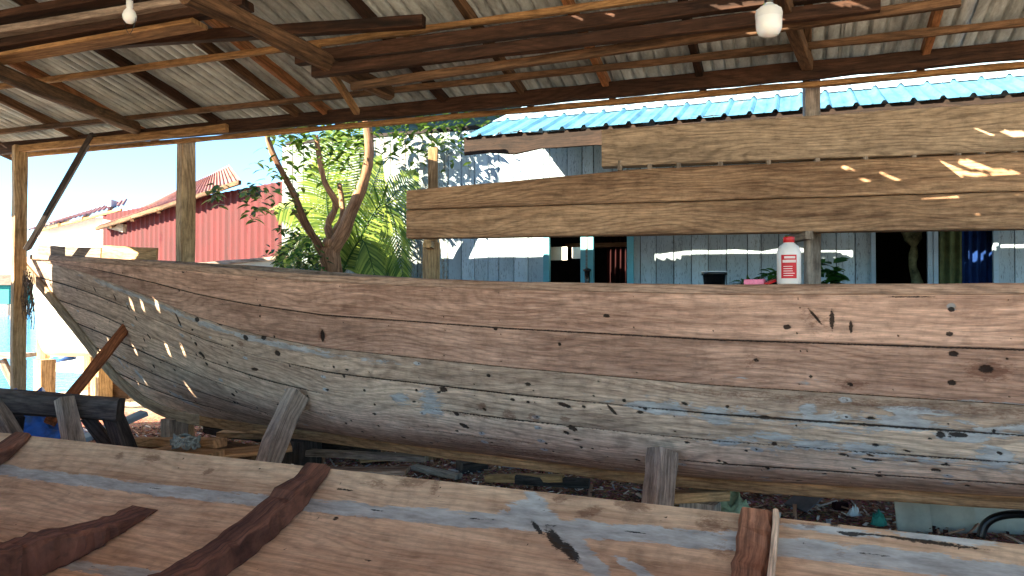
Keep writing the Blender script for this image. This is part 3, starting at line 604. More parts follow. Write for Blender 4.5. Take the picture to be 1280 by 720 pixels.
for _ in range(16):
    px, py = hr.uniform(1120, 1290), hr.uniform(200, 262); f = (px-508)/(1280-508); Yp = 1/((1-f)/6.3+f/5.0); h = roofback(at(px, py, Yp)); holes.append((h[0], h[1], hr.uniform(.02, .04), hr.uniform(.06, .15)))
k = 0; a = AL
while a < AR:
    wd = min(.80, AR-a)
    cx, cz = corr(wd)
    for (pa, pb, mir) in ((RIDGE-.02, 5.96, False), (PB, RIDGE+.02, True)):
        lift = .003*(k % 2); hh = [h for h in holes if not mir and a-.3 < h[0] < a+wd+.3]
        ends = 5.96+random.uniform(-.03, .03) if not mir else RIDGE+.02
        pp = np.arange(pa, ends, .02) if hh else np.linspace(pa, ends, 14)
        A_, P_ = np.meshgrid(a+cx, pp, indexing='ij'); zr = (RZ(P_) if not mir else RZ(RIDGE)-.22*(RIDGE-P_))
        sag = np.array([mnoise.noise((k*3.1, q*.8, 1)) for q in pp])*.006
        Z_ = zr+cz[:, None]+lift+.012+sag[None]
        Pg = A_[..., None]*E+P_[..., None]*D+Z_[..., None]*V(0, 0, 1)
        UV = np.stack([P_, A_], -1)
        fc = gridfaces(*Pg.shape[:2])
        if hh:
            cen = Pg.reshape(-1, 3)[fc].mean(1); ca, cp = cen@E, cen@D; keep = np.ones(len(fc), bool)
            for (ha, hp, ra, rp) in hh:
                rr = np.array([mnoise.noise((x*25, y*25, 0)) for x, y in zip(ca, cp)])*.5
                keep &= ~((((ca-ha)/(ra*1.5))**2+((cp-hp)/(rp*1.25))**2) < 1+rr)
            fc = fc[keep]
        link('roof_sheet', Pg.reshape(-1, 3), fc, M['roofmetal'], shed, UV.reshape(-1, 2), False)
    a += .76; k += 1
def roofpt(a_, p_, dz): return ap(a_, p_, RZ(p_)+dz)
def a_hit(px, py):
    r = ray(px, py); t = (3.20+.23*6.1-1.6)/(r[2]+.23*(r@D)); Q = EYE+r*t; return Q@E, Q@D
for i, (px, py) in enumerate(((8, 120), (42, 84), (136, 60), (232, 30), (300, 45), (470, 22), (600, 30), (718, 10), (860, 20), (1010, 10), (1170, 10), (1420, 20), (1700, 30))):
    a_, _ = a_hit(px, py); m_ = (M['roofwood'], M['tanroof'], M['darkroof'])[i % 3]
    beam('rafter', roofpt(a_, RIDGE, -.045), roofpt(a_, 5.93, -.045), .05, .08, m_, shed, jit=.002)
    beam('rafter', ap(a_, RIDGE, RZ(RIDGE)-.045), ap(a_, PB+.1, RZ(RIDGE)-.22*(RIDGE-PB-.1)-.045), .05, .08, m_, shed, seg=1)
beam('barge_board', roofpt(AL, RIDGE, -.06), roofpt(AL, 5.95, -.06), .03, .13, M['roofwood'], shed)
for i, p_ in enumerate((5.88, 5.35, 4.62, 3.9, 3.1, 2.2, 1.3)):
    beam('purlin', roofpt(AL+.05, p_, -.105 if i else -.10), roofpt(AR-.05, p_, -.105 if i else -.10), .045, .045, (M['paleroof'], M['roofwood'])[i % 2], shed, jit=.003, bow=-.01)
beam('wall_plate', ap(AL+.1, 5.70, 3.19), ap(AR-.1, 5.70, 3.19), .06, .12, M['darkroof'], shed, jit=.003)
beam('wall_plate', ap(AL+.5, 5.64, 3.155), ap(-4.9, 5.64, 3.165), .05, .07, M['paleroof'], shed, jit=.002)
beam('ridge_beam', ap(AL, RIDGE, RZ(RIDGE)-.14), ap(AR, RIDGE, RZ(RIDGE)-.14), .07, .14, M['darkroof'], shed)
beam('wall_plate', ap(AL+.1, PB+.5, 3.48), ap(AR, PB+.5, 3.48), .07, .12, M['darkroof'], shed, seg=1)
for a0_, a1_, h_ in ((-5.6, -4.1, .05), (-4.0, -3.0, .10), (-2.7, -1.2, .04), (-1.1, -.2, .09), (.1, 1.9, .045), (2.0, 2.5, .12), (2.7, 4.2, .05), (4.3, 5.0, .11)):
    beam('timber_strip', ap(a0_, 5.9, RZ(5.9)+.03+h_/2), ap(a1_, 5.9, RZ(5.9)+.03+h_/2), .04, h_, M['old'], shed, jit=.004)  # unseen strips added on the eave to break up the sun band on the house
# posts
c = at(24, 300, 8.0); beam('post', V(c[0], c[1], G-.1), V(c[0], c[1], 3.2), .13, .12, M['post'], shed, up=V(.7, .7, 0), jit=.003)
c = at(232, 300, 7.7); beam('post', V(c[0], c[1], G-.1), V(c[0], c[1], 3.2), .15, .14, M['post'], shed, up=V(.7, .7, 0), jit=.003)
c = at(1015, 300, 5.62); beam('post', V(c[0], c[1], G-.1), V(c[0], c[1], 3.21), .105, .10, M['old'], shed, up=V(.15, .98, 0), jit=.003)
for a_ in (AL+.4, -4, 0, 4, 6.3): beam('post', ap(a_, PB+.5, G-.1), ap(a_, PB+.5, 3.42), .12, .12, M['post'], shed, seg=1)
c = ap(6.2, 5.7, 0); beam('post', V(c[0], c[1], G-.1), V(c[0], c[1], 3.2), .12, .12, M['post'], shed, seg=1)
beam('brace', at(116, 168, 7.55), at(34, 311, 7.93), .05, .08, M['dark'], shed, up=(.3, -1, 0), jit=.002)
beam('tie_beam', at(232, -10, 3.82), at(486, 116, 5.75), .085, .125, M['roofwood'], shed, jit=.004, round_=False, bev=.035)
beam('tie_beam', at(-60, 66, 4.6), at(170, 160, 7.3), .08, .11, M['roofwood'], shed, jit=.004, bev=.03)
beam('brace', at(966, -30, 3.7), at(1012, 88, 5.45), .085, .075, M['roofwood'], shed, up=(1, .3, 0), jit=.002)
beam('brace', at(395, 60, 5.2), at(446, 140, 6.1), .05, .05, M['paleroof'], shed, jit=.002)
beam('girder', at(-60, 66, 5.75), at(530, 27, 4.72), .07, .075, M['darkroof'], shed, jit=.002)
beam('girder', at(372, 74, 5.1), at(1080, -16, 4.05), .07, .085, M['darkroof'], shed, jit=.003)
beam('girder', at(392, 90, 5.05), at(1100, 6, 4.0), .06, .075, M['darkroof'], shed, jit=.003)
beam('girder', at(440, 108, 5.15), at(1200, 2, 4.02), .045, .055, M['roofwood'], shed, jit=.002)
# planks stored up in the rafters, top left
for i, (p0, p1, w_, h_, mt, lb) in enumerate((((-60, 34, 5.0), (262, -24, 4.4), .12, .05, 'darkroof', 'dark plank lying topmost in the rafters at the upper left corner'),
        ((-60, 52, 5.05), (300, -6, 4.45), .14, .045, 'old', 'grey-brown plank lying in the rafters under the dark topmost one'),
        ((-60, 68, 5.1), (310, 6, 4.5), .12, .05, 'darkroof', 'dark brown plank lying in the rafters above the pale one'),
        ((-60, 84, 5.15), (250, 30, 4.65), .15, .03, 'paleroof', 'pale plank stored lowest in the rafters beside the small bulb'))):
    tag(beam('stored_plank', at(*p0), at(*p1), w_, h_, M[mt], jit=.002), lb, 'plank', 'planks stored in the shed rafters')

# unseen boarding added at the left gable; its gap and holes shape the sun
fh = []
for (px, py, Yc, r) in ((165, 381, 7.1, .035), (178, 382, 7.05, .03), (197, 381, 6.95, .035), (168, 436, 6.95, .035), (210, 437, 6.75, .035), (228, 437, 6.7, .03), (236, 486, 6.55, .03), (182, 478, 6.7, .012), (172, 479, 6.7, .01), (118, 455, 6.5, .05), (135, 425, 6.7, .015)):
    uu_, vv_, _d = proj(low); P0 = low.reshape(-1, 3)[np.argmin((uu_-px)**2+(vv_-py)**2)]; t_ = (P0@E-(AL+.04))/(-(SV@E)); Q = P0+SV*t_; fh.append((Q@D, Q[2], r))
pp_ = np.arange(PB+.1, 5.42, .012); zz_ = np.arange(G+.02, 4.5, .008); Pg_, Zg = np.meshgrid(pp_, zz_, indexing='ij')
roofz = lambda q: np.where(q > RIDGE, RZ(q), RZ(RIDGE)-.22*(RIDGE-q))+.004
lowtop = lambda q: np.interp(q, [3.2, 3.9, 4.3, 5.2, 5.5], [3.4, 3.4, 2.78, 2.03, 1.95])
upbot = lambda q: np.interp(q, [3.2, 3.9, 4.3, 5.2, 5.5], [3.4, 3.4, 3.28, 2.72, 2.6])
fc = gridfaces(*Pg_.shape); cp = Pg_.reshape(-1)[fc].mean(1); cz_ = Zg.reshape(-1)[fc].mean(1)
keep = (cz_ < roofz(cp)) & ((cz_ < lowtop(cp)) | (cz_ > upbot(cp)))
for (p_, z_, r) in fh: keep &= ~((np.abs(cp-p_) < r*.75) & (np.abs(cz_-z_) < r*1.15))
Pw = E*(AL+.04)+Pg_[..., None]*D+Zg[..., None]*V(0, 0, 1)
link('sun_block_boards', Pw.reshape(-1, 3), fc[keep], M['housegrey'], shed, np.stack([Pg_, Zg], -1).reshape(-1, 2), attrs={'plank': np.floor(Pg_/.16).ravel()})

# ------------------------------------------------------------------ timbers on the rack behind the hull
def stackplank(name, x0, yt0, yb0, x1, yt1, yb1, thick, mat, label, zoff=0, mid=None):
    fr = lambda x_: (x_-508)/(1280-508)
    def Yd(x_): f = fr(x_); return 1/((1-f)/6.3+f/5.0)+zoff
    xs_ = np.linspace(x0, x1, 40); top_ = []; bot_ = []
    for i, x_ in enumerate(xs_):
        f = (x_-x0)/(x1-x0); yt = np.interp(x_, *zip(*([(x0, yt0)]+(mid or [])+[(x1, yt1)]))); yb = yb0+(yb1-yb0)*f
        nz_ = .0035*mnoise.noise((x_*.012, yt0, 1)); top_.append(at(x_, yt, Yd(x_))+V(0, 0, nz_)); bot_.append(at(x_, yb, Yd(x_))-V(0, 0, nz_))
    top_, bot_ = np.array(top_), np.array(bot_); back = unit(V(.24, .97, 0))*thick; e = V(0, 0, .008); fo = back*.06
    rings = [bot_+fo, bot_+e, (top_+bot_)/2, top_-e, top_+fo, top_+back, bot_+back]
    Pg = np.stack(rings, 1); n, m = Pg.shape[:2]; fcs = gridfaces(n, m, closed=True)
    Lc = np.concatenate([[0], np.cumsum(np.linalg.norm(np.diff(bot_, axis=0), axis=1))]); per = np.concatenate([[0], np.cumsum(np.linalg.norm(np.diff(Pg[20], axis=0), axis=1))])
    UV = np.stack([np.repeat(Lc[:, None], m, 1), np.repeat(per[None], n, 0)], -1).reshape(-1, 2)
    fl = [list(f) for f in fcs]+[list(range(m))[::-1], [(n-1)*m+q for q in range(m)]]
    return tag(link(name, Pg.reshape(-1, 3), fl, mat, None, UV), label, 'timber', 'sawn timbers lying on the rack')
stackplank('sawn_timber', 508, 262.5, 298, 1500, 233, 282, .14, M['stack'], 'lowest brown sawn timber on the rack, directly above the window openings')
stackplank('sawn_timber', 508, 238, 261.5, 1500, 180, 231.5, .12, M['stack'], 'wide brown sawn timber above the lowest one, its right end dappled with sun', mid=[(640, 226), (800, 211), (1280, 190)])
stackplank('sawn_timber', 752, 162, 208, 1500, 102, 180, .12, M['stackgrey'], 'greyish topmost sawn timber just under the blue eave', mid=[(1280, 126)])
for i, x_ in enumerate((775, 812, 848, 900, 960, 1020, 1080, 1140, 1195, 1225, 1265, 1330)):
    f = (x_-508)/772; Yd = 1/((1-f)/6.3+f/5.0)+.05; yc = 209-(x_-752)*.0385
    q = at(x_, yc, Yd); hh = (at(x_, 1.0*0+yc-4.0+ -0.5*f*4, Yd)-q)[2]
    q0 = V(q[0], q[1]-.01, q[2]-abs(hh)-.008); tag(beam('spacer_stick', q0, q0+V(0, 0, 2*abs(hh)+.016), .035, .08, M['old'], up=(.24, .97, 0), seg=.05, jit=.001), 'small wood spacer between the grey topmost timber and the brown one below', 'spacer', 'spacer sticks between the timbers')
rack = thing('timber_rack', (0, 6.6, G), 'rough rack of posts carrying the sawn timbers', 'rack')
c = at(539, 330, 6.62); beam('post', V(c[0], c[1], G-.05), V(c[0], c[1], 2.08), .115, .11, M['post'], rack, up=V(.8, .6, 0))
beam('bearer', V(c[0], c[1]-.32, 2.05), V(c[0], c[1]+.1, 2.05), .06, .07, M['post'], rack)
c = at(1400, 330, 5.1); beam('post', V(c[0], c[1], G-.05), V(c[0], c[1], 2.02), .11, .11, M['post'], rack)
c = at(1015, 300, 5.52); beam('bearer', V(c[0]-.09, c[1]-.18, 2.04), V(c[0]-.09, c[1]+.16, 2.04), .05, .06, M['old'], rack)

# ------------------------------------------------------------------ blue board house
WP = 7.9; house = thing('board_house', ap(0, WP, G), 'weathered pale blue board house with a blue corrugated verandah roof behind the hull', 'house')
aL = a_of(352, WP); aR = 9.0; aC = a_of(560, WP)
ops = [(a_of(687, WP), a_of(727, WP), .95, 2.5), (a_of(742, WP), a_of(785, WP), .30, 2.5), (a_of(1094, WP), a_of(1160, WP), 1.0, 2.5), (a_of(1172, WP), a_of(1242, WP), 1.0, 2.5)]
def boards(name, a0, a1, z0, z1, mat, cut):
    vs, fs, pl, uv = [], [], [], []; a_ = a0; k = 0
    while a_ < a1-.01:
        wd = random.choice([.13, .16, .165, .18, .2]); b_ = min(a_+wd, a1); segs = [(z0, z1)]
        cutset = [o for o in cut if o[0] < b_-.004 and o[1] > a_+.004]
        if cutset:
            o = cutset[0]
            if a_ < o[0]-.012: b_ = o[0]
            elif b_ > o[1]+.012 and a_ < o[1]-.012: b_ = o[1]; segs = [(z0, o[2]), (o[3], z1)]
            elif a_ >= o[1]-.012: pass
            else: segs = [(z0, o[2]), (o[3], z1)]
        dp = random.uniform(-.006, .006)
        for (q0, q1) in segs:
            b0 = len(vs); g_ = .0022
            for (aa, off, zz) in ((a_+g_, .02, q0), (a_+g_+.003, 0, q0), (b_-g_-.003, 0, q0), (b_-g_, .02, q0), (a_+g_, .02, q1), (a_+g_+.003, 0, q1), (b_-g_-.003, 0, q1), (b_-g_, .02, q1)):
                vs.append(ap(aa, WP+off+dp, zz)); pl.append(k); uv.append((aa, zz))
            for j in range(3): fs.append([b0+j, b0+j+1, b0+4+j+1, b0+4+j])
        a_ = b_; k += 1
    return link(name, vs, fs, mat, house, np.array(uv), attrs={'plank': pl})
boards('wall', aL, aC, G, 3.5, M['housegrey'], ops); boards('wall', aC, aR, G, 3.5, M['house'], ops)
box('backing', (0, 0, 0), (1, 1, 1), M['interior'], house)  # replaced below
bpy.data.objects.remove(house.children[-1], do_unlink=True) if False else None
for o in list(house.children):
    if o.name.startswith('backing'): bpy.data.objects.remove(o, do_unlink=True)
def apbox(name, a0, a1, p0, p1, z0, z1, mat, parent=None, **k):
    v = [ap(a_, p_, z_) for a_ in (a0, a1) for p_ in (p0, p1) for z_ in (z0, z1)]
    pl = {'plank': np.zeros(8)}; lens = [a1-a0, p1-p0, z1-z0]
    return link(name, v, [[0, 1, 3, 2], [4, 6, 7, 5], [0, 4, 5, 1], [2, 3, 7, 6], [0, 2, 6, 4], [1, 5, 7, 3]], mat, parent, attrs=pl, **k)
edges = sorted(ops)
z_ = lambda: None
ca = aL+.02
for o in edges:
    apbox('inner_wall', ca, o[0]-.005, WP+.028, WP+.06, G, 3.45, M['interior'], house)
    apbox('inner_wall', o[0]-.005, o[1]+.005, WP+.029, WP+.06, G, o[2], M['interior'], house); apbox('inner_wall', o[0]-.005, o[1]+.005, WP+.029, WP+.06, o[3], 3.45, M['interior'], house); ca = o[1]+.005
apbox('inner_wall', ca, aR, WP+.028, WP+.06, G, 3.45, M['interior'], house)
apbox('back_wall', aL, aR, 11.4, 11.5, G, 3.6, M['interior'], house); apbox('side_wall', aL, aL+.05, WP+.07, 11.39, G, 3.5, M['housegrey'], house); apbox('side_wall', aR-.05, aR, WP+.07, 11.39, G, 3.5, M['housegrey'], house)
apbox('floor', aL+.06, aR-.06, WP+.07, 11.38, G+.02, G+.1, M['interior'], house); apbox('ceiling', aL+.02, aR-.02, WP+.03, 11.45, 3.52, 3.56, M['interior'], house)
def frame(name, o, mat, t=.028):
    fr = thing_part(name, ap((o[0]+o[1])/2, WP, o[2]))
    return fr
w1 = .035
for i, o in enumerate(ops):
    mt = M['frame'] if i < 2 else M['framew']; nm = 'door_frame' if i == 1 else 'window_frame'
    ww = a_of(687, WP)-a_of(680, WP) if i < 2 else (a_of(1172, WP)-a_of(1160, WP))/2-.004
    vs, fs = [], []
    for (x0, x1, q0, q1) in ((o[0]-ww, o[0]+.004, o[2]-.04, o[3]+.05), (o[1]-.004, o[1]+ww, o[2]-.04, o[3]+.05), (o[0]+.005, o[1]-.005, o[3]-.003, o[3]+.05), (o[0]+.005, o[1]-.005, o[2]-.04, o[2]+.004)):
        b0 = len(vs); vs += [ap(a_, p_, z2) for a_ in (x0, x1) for p_ in (WP-.03, WP+.024) for z2 in (q0, q1)]; fs += [[b0+q for q in f] for f in [[0, 1, 3, 2], [4, 6, 7, 5], [0, 4, 5, 1], [2, 3, 7, 6], [0, 2, 6, 4], [1, 5, 7, 3]]]
    link(nm, vs, fs, mt, house, attrs={'plank': np.zeros(len(vs))})
apbox('frame_bar', a_of(733, WP), a_of(735.5, WP), WP-.036, WP-.02, .95, 2.45, M['housegrey'], house)
# verandah roof
EP = 6.50; EZ = 3.104; SLP = .40
def hroof(name, a0, a1, p0, p1, mat, lift=0, pitch=.2, amp=.025):
    cx = []; cz = []; n = int((a1-a0)/pitch)
    for i in range(n+1):
        for dx, dz in ((0, 0), (.38, 0), (.42, .15), (.46, 0), (.72, 0), (.80, 1), (.90, 1), (.98, 0)): cx.append(a0+(i+dx)*pitch); cz.append(dz*amp)
    cx = np.array(cx); cz = np.array(cz); pp = np.linspace(p0, p1, 8); A_, P_ = np.meshgrid(cx, pp, indexing='ij'); Z_ = EZ+SLP*(P_-EP)+cz[:, None]+lift
    return grid(name, A_[..., None]*E+P_[..., None]*D+Z_[..., None]*V(0, 0, 1), mat, house, np.stack([P_, A_], -1), smooth=False)
aE = a_of(578, EP)
hroof('roof', aE, 9.2, EP, EP+.86, M['bluemetal']); hroof('roof', aE, 9.2, EP+.74, EP+3.2, M['blueglare'], .012)
v = [ap(a_, p_, EZ+SLP*(p_-EP)+.0) for a_, p_ in ((aL, 9.6), (9.2, 9.6), (9.2, 12), (aL, 12))]
link('roof', [ap(aL-.2, 9.62, EZ+SLP*3.2), ap(9.2, 9.62, EZ+SLP*3.2), ap(9.2, 12, 3.5), ap(aL-.2, 12, 3.5)], [[0, 1, 2, 3]], M['bluemetal'], house)
beam('fascia', ap(aE, EP+.05, EZ-.08), ap(9.2, EP+.05, EZ-.08), .025, .17, M['fasciawood'], house)
for a_ in np.arange(aE+.1, 9, .9): beam('rafter', ap(a_, EP+.08, EZ-.02), ap(a_, EP+3.1, EZ-.02+SLP*3.02), .05, .06, M['darkroof'], house)
a2 = a_of(545, 6.6); 
for a_ in (a_of(541, EP+.15), 8.9): beam('verandah_post', ap(a_, EP+.15, G), ap(a_, EP+.15, EZ-.05), .09, .09, M['post'], house)
# things at and inside the openings
def drape(name, a0, a1, p_, z0, z1, mat, label, folds=7, amp=.03, cat='curtain', group=None):
    aa = np.linspace(a0, a1, 60); zz = np.linspace(z0, z1, 14); A_, Z_ = np.meshgrid(aa, zz, indexing='ij'); ph = (A_-a0)/(a1-a0)*folds*2*math.pi
    P_ = p_+amp*np.sin(ph+.6*np.sin(Z_*2)); th = .0
    return tag(grid(name, A_[..., None]*E+P_[..., None]*D+Z_[..., None]*V(0, 0, 1), mat, None, np.stack([A_, Z_], -1)), label, cat, group)
drape('curtain', ops[1][0]+.02, ops[1][1]+.05, WP+.55, .3, 2.4, M['curtred'], 'dull red curtain hanging inside the narrow doorway of the blue house')
drape('curtain', ops[3][0]-.03, (ops[3][0]*.52+ops[3][1]*.48), WP+.09, .9, 2.55, M['curtgreen'], 'olive curtain in the rightmost window, beside the navy one', 3, .02)
drape('curtain', (ops[3][0]*.52+ops[3][1]*.48)+.0, ops[3][1]+.03, WP+.085, .9, 2.55, M['curtblue'], 'navy blue curtain filling the right half of the rightmost window', 4, .02)
ka = a_of(1142, WP+.12); kp = [ap(ka-.03, WP+.12, 2.5), ap(ka-.01, WP+.12, 2.22), ap(ka+.005, WP+.1, 2.07), ap(ka-.01, WP+.1, 1.93), ap(ka+.03, WP+.12, 1.75), ap(ka+.05, WP+.12, 1.6)]
tag(sweep('tied_curtain', smoothpts(kp, 22), .14, .06, M['knot'], up=D, ws=np.interp(np.linspace(0, 1, 22), [0, .28, .38, .5, .62, .85, 1], [1.6, 1.1, .35, .65, .5, .75, .4]), jit=.006, round_=True), 'olive curtain twisted into a hanging knot in the dark window', 'curtain')
for i, (x0, x1, y0, y1, lb) in enumerate(((688, 709, 309, 325, 'white card propped in the left window opening, the wider one'), (715, 730, 309, 323, 'narrow white card propped beside the wider one in the left window'))):
    q0 = hit_p(x0, y0, WP+.1); q1 = hit_p(x1, y1, WP+.1); tag(apbox('white_card', q0@E, q1@E, WP+.1, WP+.115, q1[2], q0[2], M['plaster'], None), lb, 'card')
tag(apbox('shelf', ops[0][0]-.3, ops[0][1]+.02, WP+.12, WP+.42, 1.50, 1.53, M['stack'], None), 'narrow board shelf inside the left window under the white cards', 'shelf')
tag(apbox('wall_shelf', ops[0][0]+.03, ops[0][1]+.5, WP+.5, WP+.75, 2.17, 2.22, M['roofwood'], None), 'brown shelf board inside the left window above the white cards', 'shelf')
q = hit_p(734, 348, WP-.06); tag(lathe('wall_lantern', [(0, 0), (.03, 0), (.034, .03), (.026, .05), (.03, .17), (.042, .18), (.04, .2), (0, .215)], (q[0], q[1], q[2]-.1), M['black']), 'black slim lantern hung on the cyan post between window and doorway', 'lantern')

# ------------------------------------------------------------------ red clad shed and white building at the left
rs = thing('red_metal_shed', (-5, 11.5, G), 'shed clad in faded red ribbed metal with a rusty sloping roof', 'shed')
r0 = V(at(366, 300, 9.75)[0], 9.75, 0); r1 = V(at(131, 300, 13.6)[0], 13.6, 0); rd = unit(r1-r0); RL = np.linalg.norm(r1-r0); rn = V(rd[1], -rd[0], 0)
if rn[1] > 0: rn = -rn
cx, cz = [], []
n = int(RL/.17)
for i in range(n+1):
    for dx, dz in ((0, 0), (.60, 0), (.68, 1), (.84, 1), (.92, 0)): cx.append((i+dx)*.17); cz.append(dz*.028)
cx = np.array(cx); cz = np.array(cz); ztop = 3.05+cx*0; zz = np.linspace(0, 1, 6)
Ag, Tg = np.meshgrid(cx, zz, indexing='ij'); zl = 2.09-(Ag/RL)*.0; Zg = zl+(3.12-.03*Ag/RL-zl)*Tg
cg = np.repeat(cz[:, None], 6, 1)
grid('red_cladding', r0+Ag[..., None]*rd+rn*cg[..., None]+Zg[..., None]*V(0, 0, 1), M['redmetal'], rs, np.stack([Zg, Ag], -1), smooth=False)
v = [r0+V(0, 0, G), r1+V(0, 0, G), r1+V(0, 0, 2.11), r0+V(0, 0, 2.11)]; v2 = [x_-rn*.12 for x_ in v]
link('base_wall', np.array([x_+rn*.01*0-rn*.004 for x_ in v]+v2), [[0, 1, 2, 3], [7, 6, 5, 4], [3, 2, 6, 7], [0, 4, 5, 1], [1, 5, 6, 2], [0, 3, 7, 4]], M['plaster'], rs)
def leanroof(parent, pts, mat, pitch=.1, amp=.018, th=0):
    """corrugated sheet on the quad pts (0-1 along the eave, 0-3 up the slope)"""
    p0, p1, p2_, p3 = [np.asarray(q, float) for q in pts]; n = int(np.linalg.norm(p1-p0)/pitch*6); u = np.linspace(0, 1, n); w_ = np.linspace(0, 1, 6)
    Ug, Wg = np.meshgrid(u, w_, indexing='ij'); Pq = (p0*(1-Ug[..., None])+p1*Ug[..., None])*(1-Wg[..., None])+(p3*(1-Ug[..., None])+p2_*Ug[..., None])*Wg[..., None]
    Pq = Pq+V(0, 0, amp)*np.sin(Ug*np.linalg.norm(p1-p0)/pitch*2*math.pi)[..., None]
    return grid('roof', Pq, mat, parent, np.stack([Wg*3, Ug*np.linalg.norm(p1-p0)], -1))
ra = at(128, 281, 12.6); rb = at(300, 218, 9.2)
leanroof(rs, (at(121, 284, 13.3), at(300, 226, 10.1), at(286, 207, 12.4), at(190, 254, 15.6)), M['rustroof'], .11)
beam('fascia', at(121, 286, 13.32), at(300, 228, 10.12), .05, .06, M['roofwood'], rs)
for f in (.12, .3, .5, .7): 
    q0 = at(121, 284, 13.3)*(1-f)+at(300, 226, 10.1)*f; q1 = at(190, 254, 15.6)*(1-f)+at(286, 207, 12.4)*f; beam('rafter', q0-V(0, 0, .06), q1-V(0, 0, .06), .05, .07, M['roofwood'], rs)
beam('eave_beam', at(133, 279, 13.5), at(158, 286, 13.0), .12, .14, M['old'], rs)
box('side_wall', (r1[0]-.0, r1[1]+.06, G), (r1[0]+.1, r1[1]+4, 3.0), M['plaster'], rs)
wh = thing('white_building', (-8.6, 15, G), 'whitewashed low building with a thin corrugated roof behind the bow', 'building')
wl = at(47, 300, 14.6); wr = at(131, 300, 13.9)
v = [V(wl[0], wl[1], G), V(wr[0], wr[1], G), V(wr[0]+.4, wr[1]+4, G), V(wl[0]+.4, wl[1]+4, G)]; tz = [3.0, 3.08, 3.08, 3.0]
link('wall', np.array(v+[V(a_[0], a_[1], t_) for a_, t_ in zip(v, tz)]), [[0, 1, 5, 4], [1, 2, 6, 5], [2, 3, 7, 6], [3, 0, 4, 7]], M['plaster'], wh)
leanroof(wh, (at(33, 288, 14.3), at(155, 256, 13.4), at(160, 248, 17), at(52, 281, 18)), M['rustroof'], .12)
beam('fascia', at(45, 289, 14.3), at(152, 262, 13.4), .04, .05, M['paleroof'], wh)
for f in (.35, .6, .85): q0 = at(33, 288, 14.3)*(1-f)+at(155, 256, 13.4)*f; q1 = at(52, 281, 18)*(1-f)+at(160, 248, 17)*f; beam('rafter', q0-V(0, 0, .05), q1-V(0, 0, .05), .05, .06, M['paleroof'], wh)
tag(box('roof_box', at(134, 258, 13.5), at(146, 251, 13.7), M['framew']), 'pale blue-grey metal box on top of the lean-to roofs', 'box')
for i, (x_, lb) in enumerate(((78, 'short dark timber end just left on the white wall above the bow'), (112, 'longer dark timber end on the white wall nearer the red cladding'))):
    tag(beam('timber_strip', at(x_-10, 313, 11), at(x_+18, 317, 10.4), .05, .05, M['rib']), lb, 'timber')

# ------------------------------------------------------------------ white boat behind the bow, trestle, odds and ends at the left
wb = thing('white_boat', (-5.4, 10.2, .8), 'white painted boat on wooden blocks behind the raked bow', 'boat')
def simplehull(parent, org, dirv, L, beam_, zb, zt, mat):
    u = unit(dirv); nn = V(u[1], -u[0], 0); n = 40; S_ = np.linspace(0, 1, n); pr = smoothpts([(0, 0), (.55, .03), (.82, .2), (.93, .55), (1, 1)], 20)
    for sd in (1, -1):
        Pg = np.zeros((n, 20, 3))
        for i, s in enumerate(S_):
            b = beam_/2*(1-max(0, (s-.35)/.65)**2.3); kz = zb+(zt-zb)*.75*max(0, (s-.7)/.3)**1.8; tp = zt+.25*s*s
            for j, (a_, c_) in enumerate(pr): Pg[i, j] = org+u*(s*L)+nn*(sd*a_*b)+V(0, 0, kz+(tp-kz)*c_)
        grid('hull_side', Pg, mat, parent, np.stack(np.meshgrid(S_*L, pr[:, 1], indexing='ij'), -1))
        sweep('gunwale', Pg[:, -1], .05, .05, M['old'], parent)
        if sd == 1: e0 = Pg[0].copy()
        else: link('transom', np.vstack([e0, Pg[0][::-1]]), [list(range(40))], mat, parent)
simplehull(wb, V(at(41, 400, 9.9)[0]+.1, 10.45, 0), V(.97, -.2, 0), 4.2, 1.1, .80, 1.93, M['white'])
def wblock(px, py, Yd, wd, z1, mat, lb): c = at(px, py, Yd); return tag(beam('boat_block', V(c[0], c[1], G-.15), V(c[0], c[1], z1), wd, wd, mat, up=V(.5, .8, 0)), lb, 'block', 'blocks under the white boat')
wblock(56, 470, 9.9, .19, .795, M['post'], 'thick sunlit block under the left end of the white boat')
wblock(127, 470, 10.4, .2, .795, M['post'], 'pale block under the white boat beside the raked stem')
tag(box('wooden_crate', (-5.85, 10.5, G-.1), (-5.3, 11.0, .62), M['roofwood']), 'brown wooden crate standing in shade under the white boat', 'crate')
# frayed net on the corner post
qs = []
vs, fs = [], []; b0 = 0; net = thing('frayed_net', at(34, 345, 7.85), 'tangle of dry frayed net hanging on the corner post beside the bow tip', 'net')
for i in range(34):
    x_ = random.uniform(29, 41); y0 = random.uniform(335, 352); ln = random.uniform(25, 62); pts = [at(x_+random.uniform(-3, 3)+k_*random.uniform(-.6, .6), y0+ln*k_/5, 7.86+random.uniform(-.04, .04)) for k_ in range(6)]
    r = .004; sp = smoothpts(pts, 14)
    for p_ in sp:
        vs += [p_+V(r, 0, 0), p_+V(-r*.5, r*.8, 0), p_+V(-r*.5, -r*.8, 0)]
    for k_ in range(13):
        for j in range(3): fs.append([b0+k_*3+j, b0+k_*3+(j+1) % 3, b0+k_*3+3+(j+1) % 3, b0+k_*3+3+j])
    b0 += 42
link('strands', vs, fs, M['fibre'], net)
tr = thing('trestle', at(80, 560, 5.3), 'dark charred trestle beam on splayed legs in front of the bow', 'trestle')
beam('beam', at(-60, 496, 5.25), at(151, 512, 5.35), .13, .16, M['dark'], tr, jit=.006, bev=.015)
